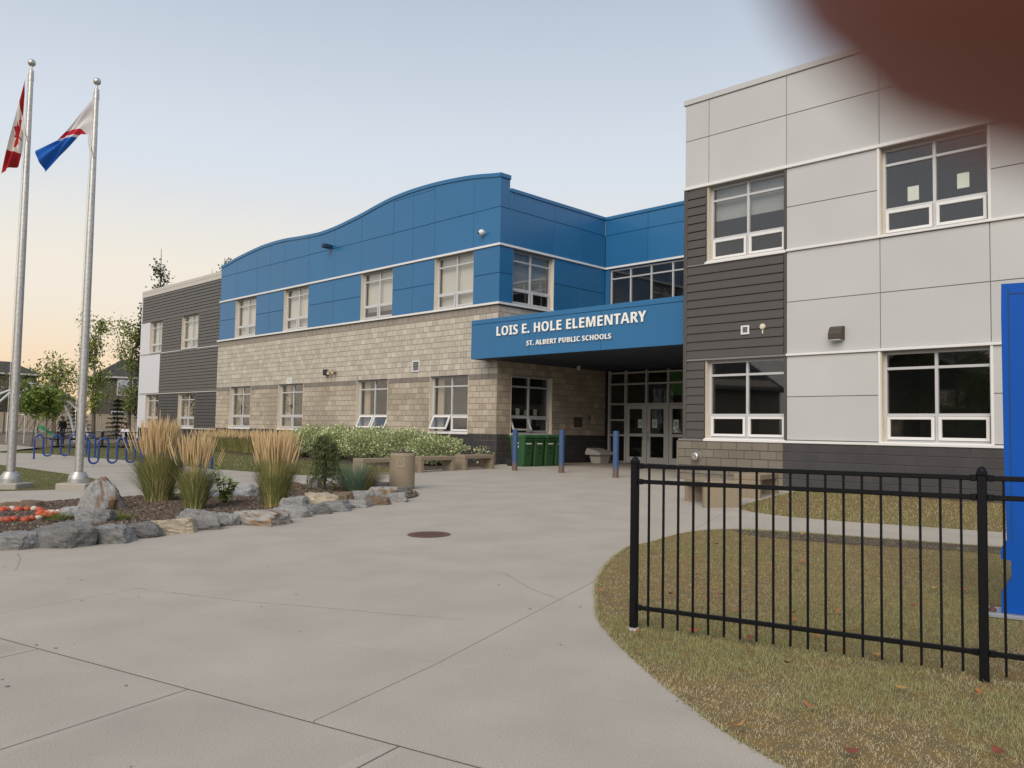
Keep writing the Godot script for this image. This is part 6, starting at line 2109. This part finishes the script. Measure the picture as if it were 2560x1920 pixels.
func distance() -> void:
	M.dark_glass = mat(0.45, 0.45, 0.45, 0.06, {"metal": 1.0})
	# board fence
	var a := Vector2(-94.5, 17.0)
	var b := Vector2(-75.5, -41.0)
	var d := (b - a).normalized()
	var n := Vector2(-d.y, d.x)
	if n.x < 0: n = -n
	var facing := -1.0 if Vector2(sin(atan2(-d.y, d.x)), cos(atan2(-d.y, d.x))).dot(n) < 0 else 1.0
	var turn := atan2(-d.y, d.x)
	var len_ := a.distance_to(b)
	var t := thing("board_fence", "long weathered board fence behind the playground", "fence", Vector3(a.x, 0, a.y), turn)
	var brd := MB.new()
	var x := 0.0
	while x < len_:
		var w := rng.randf_range(0.20, 0.26)
		brd.box(Vector3(x + w / 2, 1.02 + rng.randf_range(-0.02, 0.02), 0.03 if int(x * 4) % 2 else -0.005), Vector3(w - 0.02, 2.0, 0.03))
		x += w
	obj("boards", brd, M.wood, t).set_meta("kind", "stuff")
	var k := 0.0
	while k < len_:
		var pm := MB.new(); pm.box(Vector3(k, 1.05, -0.09 * facing), Vector3(0.12, 2.16, 0.11), 0.01); obj("post", pm, M.wood, t)
		k += 2.44
	for ry in [0.35, 1.75, 2.1]:
		var rm := MB.new(); rm.box(Vector3(len_ / 2, ry, -0.065 * facing), Vector3(len_, 0.1, 0.05)); obj("rail", rm, M.wood, t)
	var kerb := MB.new()
	kerb.box(Vector3(len_ / 2, 0.12, 0.0), Vector3(len_, 0.26, 0.2), 0.02)
	var kt := thing("retaining_kerb", "low pale kerb running along the playground sand", "kerb", Vector3(a.x, 0, a.y) + Vector3(n.x, 0, n.y) * 6.0, turn)
	obj("kerb_stone", kerb, M.precast_plain, kt)
	# houses
	house("tan gabled house at the left edge beyond the fence", Vector2(-101.5, -2.0), 1.42, 12.0, 9.0, 5.6, 8.6, M.house_tan, [[-1.5, 3.6, 2.2, 1.7], [-4.6, 0.8, 2.0, 1.6]])
	house("dark hip roofed house behind the tan gabled one", Vector2(-107.0, -10.0), 1.40, 10.0, 9.0, 7.5, 9.1, M.house_dark, [[1.0, 4.2, 1.6, 1.4]], true)
	house("low pale garage house in the gap between the trees", Vector2(-109.5, -17.4), 1.35, 7.0, 8.0, 4.6, 6.3, M.house_tan, [[0.2, 1.5, 1.6, 1.2]])
	house("dark brown house beside the school with a pale framed window", Vector2(-102.2, -27.9), 1.30, 12.4, 9.5, 7.6, 10.2, M.house_dark, [[-3.6, 4.9, 2.6, 2.3], [-4.2, 0.4, 4.6, 2.4]], true)
	# trees
	young_tree("slender young ash left of the far wing, behind the tables", Vector2(-43.9, -2.3), 8.6, 0.80, 0.20, 2300, 1, 3, [], "", 2.0)
	young_tree("wide young ash overlapping the far wing's corner", Vector2(-48.1, -6.3), 8.9, 1.35, 0.20, 2700, 2, 6, [], "", 1.9)
	young_tree("small round headed tree with low crown, left of bike rack", Vector2(-26.2, 6.4), 2.65, 0.62, 0.60, 1500, 3, 0, [Color(0.07, 0.115, 0.022), Color(0.20, 0.26, 0.055)])
	young_tree("young tree with bare twigs rising above its crown", Vector2(-34.4, 3.0), 4.7, 0.90, 0.34, 1000, 4, 18, [], "", 1.4)
	young_tree("young tree with green crown right of the round headed one", Vector2(-29.2, 4.9), 2.5, 0.5, 0.55, 800, 5, 0, [Color(0.09, 0.13, 0.028), Color(0.24, 0.29, 0.065)])
	for q in [[-62, 2.5, 5.2, 1.8], [-60, 7.0, 4.6, 2.0], [-64, -1.5, 4.8, 1.8], [-66, -6.0, 5.6, 1.6], [-58, 10.5, 4.6, 1.9], [-70, -11.0, 5.0, 1.8]]:
		young_tree(["leafy tree before the fence behind the climbing arches", "leafy tree near the left edge before the board fence", "leafy tree between the round tree and right flagpole", "leafy tree behind the right flagpole by the fence", "leafy tree at the extreme left edge of the playground", "leafy tree in front of the dark brown house"][[-62, -60, -64, -66, -58, -70].find(q[0])], Vector2(q[0], q[1]), q[2], q[3], 0.42, 1100, int(-q[0]), 4, [Color(0.08, 0.095, 0.03), Color(0.20, 0.21, 0.07)], "trees along the board fence")
	column_tree("tall dark column tree rising above the far wing's roof", Vector2(-47.5, -8.1), 15.2, 0.85, 1)
	column_tree("dark column tree just left of the far wing's corner", Vector2(-46.4, -6.6), 11.2, 0.5, 2)
	column_tree("thin tree top above the roof beside the blue cladding", Vector2(-61.8, -20.3), 18.4, 0.6, 3)
	column_tree("very small tree tip above the roof, left of the thin top", Vector2(-62.4, -19.3), 17.2, 0.5, 4)
	spruce("young spruce left of the far wing, before the fence", Vector2(-40.3, -2.6), 3.0, 1.15, 1)
	spruce("young spruce behind the right flagpole, before the fence", Vector2(-42.0, -0.6), 2.6, 1.3, 2)
	house("tan house across the street, mirrored in the school's windows", Vector2(-24.0, 52.0), PI + 0.5, 13.0, 9.0, 5.4, 8.4, M.house_tan, [[-4.6, 3.4, 2.0, 1.5], [1.5, 3.4, 2.2, 1.5]])
	house("dark house across the street, mirrored in the school's windows", Vector2(-4.0, 58.0), PI + 0.2, 13.0, 9.0, 5.6, 8.8, M.house_dark, [[-4.0, 3.4, 2.0, 1.5], [1.0, 0.8, 3.0, 2.0]])
	young_tree("broad tree across the street, mirrored in the grey wing", Vector2(0.5, 46.0), 9.5, 3.0, 0.25, 4200, 31, 0)
	young_tree("slim tree across the street, mirrored in the blockwork windows", Vector2(-19.0, 42.0), 8.0, 2.0, 0.25, 3200, 32, 5)
	playground()
	people()

func playground() -> void:
	var t := thing("climbing_frame", "pale blue steel arches of the playground climbing net", "climbing frame", on(-34.3, 3.2))
	var o := on(-34.3, 3.2)
	var arcs := [[Vector3(-34.16,-0.10,1.96),Vector3(-34.18,0.55,2.03),Vector3(-34.24,1.37,2.22),Vector3(-34.33,2.03,2.53),Vector3(-34.41,2.40,2.80)],
		[Vector3(-33.9,-0.1,1.2),Vector3(-34.04,1.39,1.59),Vector3(-34.10,1.76,1.79),Vector3(-34.27,2.30,2.32),Vector3(-34.50,2.68,3.12),Vector3(-34.70,3.25,3.83),Vector3(-34.86,3.35,4.42)],
		[Vector3(-35.1,-0.1,5.1),Vector3(-35.00,1.52,4.98),Vector3(-34.98,2.03,4.89),Vector3(-34.97,2.40,4.83),Vector3(-34.92,2.85,4.64),Vector3(-34.84,3.11,4.34),Vector3(-34.74,3.28,3.95)],
		[Vector3(-35.6,-0.1,7.6),Vector3(-35.45,1.6,6.9),Vector3(-35.33,2.27,6.32),Vector3(-35.19,2.66,5.75),Vector3(-35.09,2.89,5.31),Vector3(-34.98,2.91,4.88)],
		[Vector3(-35.32,1.74,6.30),Vector3(-35.19,2.22,5.73),Vector3(-35.09,2.71,5.30),Vector3(-35.01,2.90,5.01)]]
	for arc in arcs:
		var p := []
		for q in arc: p.append(q - o)
		var mb := MB.new(); mb.tube(p, [0.07], 8); obj("arch", mb, M.steel_white, t)
	for i in 9:   # ropes of the net
		var mb := MB.new()
		var z0 := 2.3 + i * 0.32
		mb.tube([Vector3(-34.3, 1.5 + 0.1 * (i % 3), z0) - o, Vector3(-34.8, 0.6, z0 + 0.3) - o, Vector3(-34.6, 0.35, z0 + 0.9) - o], [0.018], 4, false)
		obj("rope", mb, M.bark_dark, t)
	t = thing("slide", "small green playground slide beside the standing child", "slide", on(-38.4, 2.2), 0.8)
	t.scale = Vector3.ONE * 0.62
	var ch := MB.new()
	for i in 6:
		var y0 := 1.25 - i * 0.2
		ch.box(Vector3(i * 0.32 - 0.8, y0, 0), Vector3(0.42, 0.05, 0.5), 0.0, Basis(Vector3.BACK, -0.56)); ch.box(Vector3(i * 0.32 - 0.8, y0 + 0.1, 0.26), Vector3(0.42, 0.2, 0.04), 0.0, Basis(Vector3.BACK, -0.56)); ch.box(Vector3(i * 0.32 - 0.8, y0 + 0.1, -0.26), Vector3(0.42, 0.2, 0.04), 0.0, Basis(Vector3.BACK, -0.56))
	obj("chute", ch, M.slide, t)
	ch = MB.new(); ch.box(Vector3(-1.1, 0.65, 0), Vector3(0.08, 1.3, 0.5), 0.01); obj("ladder", ch, M.steel_white, t)
	t = thing("handle_bar", "thin pale metal hoop post near the left flagpole", "exercise bar", on(-31.7, 5.3), 0.8)
	ch = MB.new(); ch.tube([Vector3(0, 0, 0), Vector3(0, 1.5, 0), Vector3(-0.06, 1.58, 0), Vector3(-0.9, 1.6, 0), Vector3(-0.96, 1.52, 0), Vector3(-0.96, 0, 0)], [0.03], 7); obj("hoop", ch, M.frame, t)
	for q in [[-24.2, 5.35, "black picnic table on the left, beside the standing child", 1.7], [-22.9, 3.7, "black picnic table on the right, beside the seated person", 1.9]]:
		t = thing("picnic_table", q[2], "picnic table", on(q[0], q[1]), 0.78, "black picnic tables")
		ch = MB.new(); ch.box(Vector3(0, 0.74, 0), Vector3(q[3], 0.05, 0.75), 0.01); obj("tabletop", ch, M.dark, t)
		for s in [-1, 1]:
			ch = MB.new(); ch.box(Vector3(0, 0.44, s * 0.68), Vector3(q[3], 0.045, 0.27), 0.01); obj("bench_seat", ch, M.dark, t)
			ch = MB.new(); ch.box(Vector3(s * q[3] * 0.3, 0.37, 0), Vector3(0.09, 0.72, 0.09), 0.01); ch.box(Vector3(s * q[3] * 0.3, 0.40, 0), Vector3(0.07, 0.06, 1.4), 0.01); ch.box(Vector3(s * q[3] * 0.3, 0.03, 0), Vector3(0.1, 0.06, 1.1), 0.01); obj("leg", ch, M.dark, t)

# ---------------------------------------------------------------- people
# bones: [from, to, radius at from, radius at to, colour]; one skin is drawn round all of them
func body(bones: Array, cell: float, blend: float) -> MB:
	var lo := Vector3.ONE * 1e9
	var hi := -lo
	for b in bones:
		var r := maxf(b[2], b[3]) + blend + cell
		for e in [b[0], b[1]]:
			lo = lo.min(e - Vector3.ONE * r); hi = hi.max(e + Vector3.ONE * r)
	var n := Vector3i(((hi - lo) / cell).ceil()) + Vector3i.ONE
	var sx := 1
	var sy := n.x
	var sz := n.x * n.y
	var f := PackedFloat32Array()
	f.resize(n.x * n.y * n.z)
	f.fill(1.0)
	for b in bones:
		var reach: float = maxf(b[2], b[3]) + blend + cell * 2.0
		var i0 := Vector3i(((b[0].min(b[1]) - Vector3.ONE * reach - lo) / cell).floor()).clamp(Vector3i.ZERO, n - Vector3i.ONE)
		var i1 := Vector3i(((b[0].max(b[1]) + Vector3.ONE * reach - lo) / cell).ceil()).clamp(Vector3i.ZERO, n - Vector3i.ONE)
		var ab: Vector3 = b[1] - b[0]
		var ll := maxf(ab.length_squared(), 1e-12)
		for z in range(i0.z, i1.z + 1):
			for y in range(i0.y, i1.y + 1):
				for x in range(i0.x, i1.x + 1):
					var p := lo + Vector3(x, y, z) * cell
					var t := clampf((p - b[0]).dot(ab) / ll, 0, 1)
					var d: float = p.distance_to(b[0] + ab * t) - lerpf(b[2], b[3], t)
					var at := x + y * sy + z * sz
					var h := clampf(0.5 + 0.5 * (f[at] - d) / blend, 0, 1)
					f[at] = lerpf(f[at], d, h) - blend * h * (1.0 - h)
	var vert := {}
	var mb := MB.new()
	mb.tinted = true
	var pos := PackedVector3Array()
	var corner := [0, sx, sy, sx + sy, sz, sz + sx, sz + sy, sz + sx + sy]
	var off := [Vector3(0, 0, 0), Vector3(1, 0, 0), Vector3(0, 1, 0), Vector3(1, 1, 0), Vector3(0, 0, 1), Vector3(1, 0, 1), Vector3(0, 1, 1), Vector3(1, 1, 1)]
	var edges := [[0, 1], [2, 3], [4, 5], [6, 7], [0, 2], [1, 3], [4, 6], [5, 7], [0, 4], [1, 5], [2, 6], [3, 7]]
	for z in n.z - 1:
		for y in n.y - 1:
			for x in n.x - 1:
				var at := x + y * sy + z * sz
				var neg := 0
				for c in corner:
					if f[at + c] < 0: neg += 1
				if neg == 0 or neg == 8: continue
				var s := Vector3.ZERO
				var k := 0
				for e in edges:
					var fa := f[at + corner[e[0]]]
					var fb := f[at + corner[e[1]]]
					if (fa < 0) != (fb < 0):
						s += off[e[0]].lerp(off[e[1]], fa / (fa - fb)); k += 1
				vert[at] = pos.size()
				pos.append(lo + (Vector3(x, y, z) + s / k) * cell)
	var nrm := PackedVector3Array()
	nrm.resize(pos.size())
	var quads := []
	for z in range(1, n.z - 1):
		for y in range(1, n.y - 1):
			for x in range(1, n.x - 1):
				var at := x + y * sy + z * sz
				for ax in 3:
					var st: int = [sx, sy, sz][ax]
					var u: int = [sy, sz, sx][ax]
					var w: int = [sz, sx, sy][ax]
					if (f[at] < 0) == (f[at + st] < 0): continue
					if not (vert.has(at) and vert.has(at - u) and vert.has(at - w) and vert.has(at - u - w)): continue
					var q := [vert[at - u - w], vert[at - w], vert[at], vert[at - u]]
					if f[at] >= 0: q.reverse()
					quads.append(q)
					var nn := (pos[q[1]] - pos[q[0]]).cross(pos[q[2]] - pos[q[0]])
					for i in q: nrm[i] += nn
	for q in quads:
		for tr in [[0, 1, 2], [0, 2, 3]]:
			var ids := [q[tr[0]], q[tr[2]], q[tr[1]]]
			for i in ids:
				var best := 1e9
				for b in bones:
					var ab: Vector3 = b[1] - b[0]
					var t := clampf((pos[i] - b[0]).dot(ab) / maxf(ab.length_squared(), 1e-12), 0, 1)
					var d: float = pos[i].distance_to(b[0] + ab * t) - lerpf(b[2], b[3], t)
					if d < best: best = d; mb.col = b[4]
				mb.put(pos[i], nrm[i].normalized())
	return mb

func figure(label: String, at: Vector2, turn: float, h: float, top: Color, legs: Color, hair: Color, seated: bool) -> void:
	var s := h / 1.70
	var skin := Color(0.42, 0.25, 0.18)
	var b := []
	var hip := 0.90 if not seated else 0.47
	var V := func(x, y, z): return Vector3(x, y, z) * s
	b.append([V.call(0, hip + 0.02, 0), V.call(0, hip + 0.30, 0.01), 0.135 * s, 0.125 * s, top])
	for q in [-1, 1]:
		b.append([V.call(q * 0.05, hip + 0.2, 0), V.call(q * 0.11, hip + 0.50, 0.0), 0.10 * s, 0.085 * s, top])
		if seated:
			b.append([V.call(q * 0.09, hip, 0), V.call(q * 0.12, hip + 0.02, 0.42), 0.085 * s, 0.062 * s, legs])
			b.append([V.call(q * 0.12, hip + 0.02, 0.42), V.call(q * 0.12, 0.08, 0.42), 0.06 * s, 0.042 * s, legs])
			b.append([V.call(q * 0.12, 0.05, 0.40), V.call(q * 0.12, 0.04, 0.56), 0.045 * s, 0.035 * s, Color(0.05, 0.05, 0.05)])
			b.append([V.call(q * 0.19, hip + 0.50, 0), V.call(q * 0.24, hip + 0.26, 0.12), 0.055 * s, 0.045 * s, top])
			b.append([V.call(q * 0.24, hip + 0.26, 0.12), V.call(q * 0.10, hip + 0.30, 0.36), 0.045 * s, 0.035 * s, top])
			b.append([V.call(q * 0.10, hip + 0.30, 0.37), V.call(q * 0.07, hip + 0.30, 0.45), 0.034 * s, 0.025 * s, skin])
		else:
			b.append([V.call(q * 0.085, hip, 0), V.call(q * 0.10, 0.48, 0.03 * q), 0.092 * s, 0.062 * s, legs])
			b.append([V.call(q * 0.10, 0.48, 0.03 * q), V.call(q * 0.10, 0.08, -0.02 + 0.05 * q), 0.06 * s, 0.042 * s, legs])
			b.append([V.call(q * 0.10, 0.045, -0.03 + 0.05 * q), V.call(q * 0.11, 0.035, 0.13 + 0.05 * q), 0.045 * s, 0.035 * s, Color(0.05, 0.05, 0.05)])
			b.append([V.call(q * 0.19, hip + 0.50, 0), V.call(q * 0.24, hip + 0.22, -0.01), 0.055 * s, 0.046 * s, top])
			b.append([V.call(q * 0.24, hip + 0.22, -0.01), V.call(q * 0.22, hip + 0.04, 0.14), 0.045 * s, 0.035 * s, top])
			b.append([V.call(q * 0.22, hip + 0.03, 0.15), V.call(q * 0.21, hip + 0.0, 0.22), 0.036 * s, 0.026 * s, skin])
	b.append([V.call(0, hip + 0.52, 0), V.call(0, hip + 0.63, 0.02), 0.055 * s, 0.05 * s, skin])
	b.append([V.call(0, hip + 0.69, 0.04), V.call(0, hip + 0.75, 0.02), 0.075 * s, 0.085 * s, skin])
	b.append([V.call(0, hip + 0.69, 0.11), V.call(0, hip + 0.70, 0.135), 0.018 * s, 0.012 * s, skin])
	b.append([V.call(0, hip + 0.72, -0.02), V.call(0, hip + 0.78, 0.01), 0.085 * s, 0.086 * s, hair])
	if seated: b.append([V.call(0, hip + 0.88, -0.02), V.call(0, hip + 0.92, -0.02), 0.05 * s, 0.04 * s, hair])
	var o := obj("person", body(b, 0.022, 0.03), M.cloth)
	o.position = on(at.x, at.y)
	o.rotation.y = turn
	tag(o, label, "person")

func people() -> void:
	figure("child in dark jacket standing by the left picnic table", Vector2(-29.3, 4.1), 0.6, 1.45, Color(0.012, 0.014, 0.022), Color(0.02, 0.022, 0.03), Color(0.012, 0.01, 0.008), false)
	figure("person in white jacket with dark hair bun seated", Vector2(-23.55, 2.95), 0.75, 1.42, Color(0.62, 0.63, 0.70), Color(0.42, 0.42, 0.45), Color(0.012, 0.01, 0.01), true)
	figure("person in dark clothes cut off by the left edge", Vector2(-31.4, 9.0), -0.6, 1.5, Color(0.02, 0.02, 0.022), Color(0.015, 0.014, 0.016), Color(0.02, 0.015, 0.01), false)

# the photographer's hand, one fingertip before the corner of the lens
func hand() -> void:
	var skin := Color(1, 1, 1)
	# right, up, ahead of the lens
	var R := Vector3(0.7081, 0.0180, -0.7059)
	var U := Vector3(0.0268, 0.9983, 0.0524)
	var F := Vector3(-0.7056, 0.0560, -0.7064)
	var b := []
	var tip := Vector3(0.01561, 0.01549, 0.0187)
	var ax := Vector3(0.71, 0.70, 0.09).normalized()
	var p1 := tip + ax * 0.020
	var p2 := p1 + (ax + Vector3(0.10, -0.05, 0.05)).normalized() * 0.026
	var p3 := p2 + (ax + Vector3(0.22, -0.12, 0.04)).normalized() * 0.040
	b.append([tip, p1, 0.0107, 0.0108, skin]); b.append([p1, p2, 0.0108, 0.0110, skin]); b.append([p2, p3, 0.0108, 0.0112, skin])
	var across := Vector3(0.70, -0.70, 0.10).normalized()
	var wrist := p3 + Vector3(0.070, 0.030, -0.005)
	for i in range(0, 4):
		var k := p3 + across * 0.0185 * i + Vector3(0.004, 0.001, 0) * (2 - absf(i - 1.5))
		b.append([k, wrist + across * (0.010 * i - 0.008), 0.0105, 0.0155, skin])
		if i == 0: continue
		var l: float = [0, 1.05, 0.95, 0.76][i]
		var d1 := (Vector3(-0.55, -0.35, 0.60)).normalized()
		var d2 := (Vector3(-0.15, -0.55, 0.80)).normalized()
		var d3 := (Vector3(0.55, -0.35, 0.55)).normalized()
		var q1 := k + d1 * 0.034 * l
		var q2 := q1 + d2 * 0.023 * l
		b.append([k, q1, 0.0098, 0.0086, skin]); b.append([q1, q2, 0.0086, 0.008, skin]); b.append([q2, q2 + d3 * 0.019 * l, 0.008, 0.0072, skin])
	var th := wrist + Vector3(-0.020, -0.010, 0.018) - across * 0.020
	b.append([wrist + Vector3(-0.005, 0, 0.005), th, 0.014, 0.0115, skin])
	b.append([th, th + Vector3(-0.030, 0.006, 0.012), 0.0112, 0.0098, skin])
	b.append([th + Vector3(-0.030, 0.006, 0.012), th + Vector3(-0.052, 0.004, 0.008), 0.0096, 0.0082, skin])
	b.append([wrist, wrist + Vector3(0.11, 0.005, -0.05), 0.026, 0.030, skin])
	for e in b:
		e[0].z = -e[0].z
		e[1].z = -e[1].z
	var o := obj("person_hand", body(b, 0.0025, 0.004), M.skin)
	o.transform = Transform3D(Basis(R, U, -F), Vector3(19.302, 1.10, 18.64))
	tag(o, "person's out of focus fingertip in the picture's top right corner", "hand")
	var nail := MB.new()
	nail.ball(Vector3.ZERO, Vector3(0.0052, 0.0068, 0.0016), 6, 12)
	obj("fingernail", nail, M.jamb, o, Transform3D(Basis(Vector3(0.795, -0.60, 0), Vector3(0.60, 0.795, 0.0), Vector3(0, 0, 1)), Vector3(tip.x + 0.002, tip.y + 0.002, -tip.z - 0.0070)))
	var cuff := MB.new()
	var w0 := Vector3(wrist.x + 0.055, wrist.y + 0.0025, -wrist.z + 0.025)
	cuff.tube([w0, w0 + Vector3(0.05, 0.003, 0.022), w0 + Vector3(0.16, 0.005, 0.07)], [0.036, 0.04, 0.046], 18)
	obj("sleeve", cuff, M.dark, o)
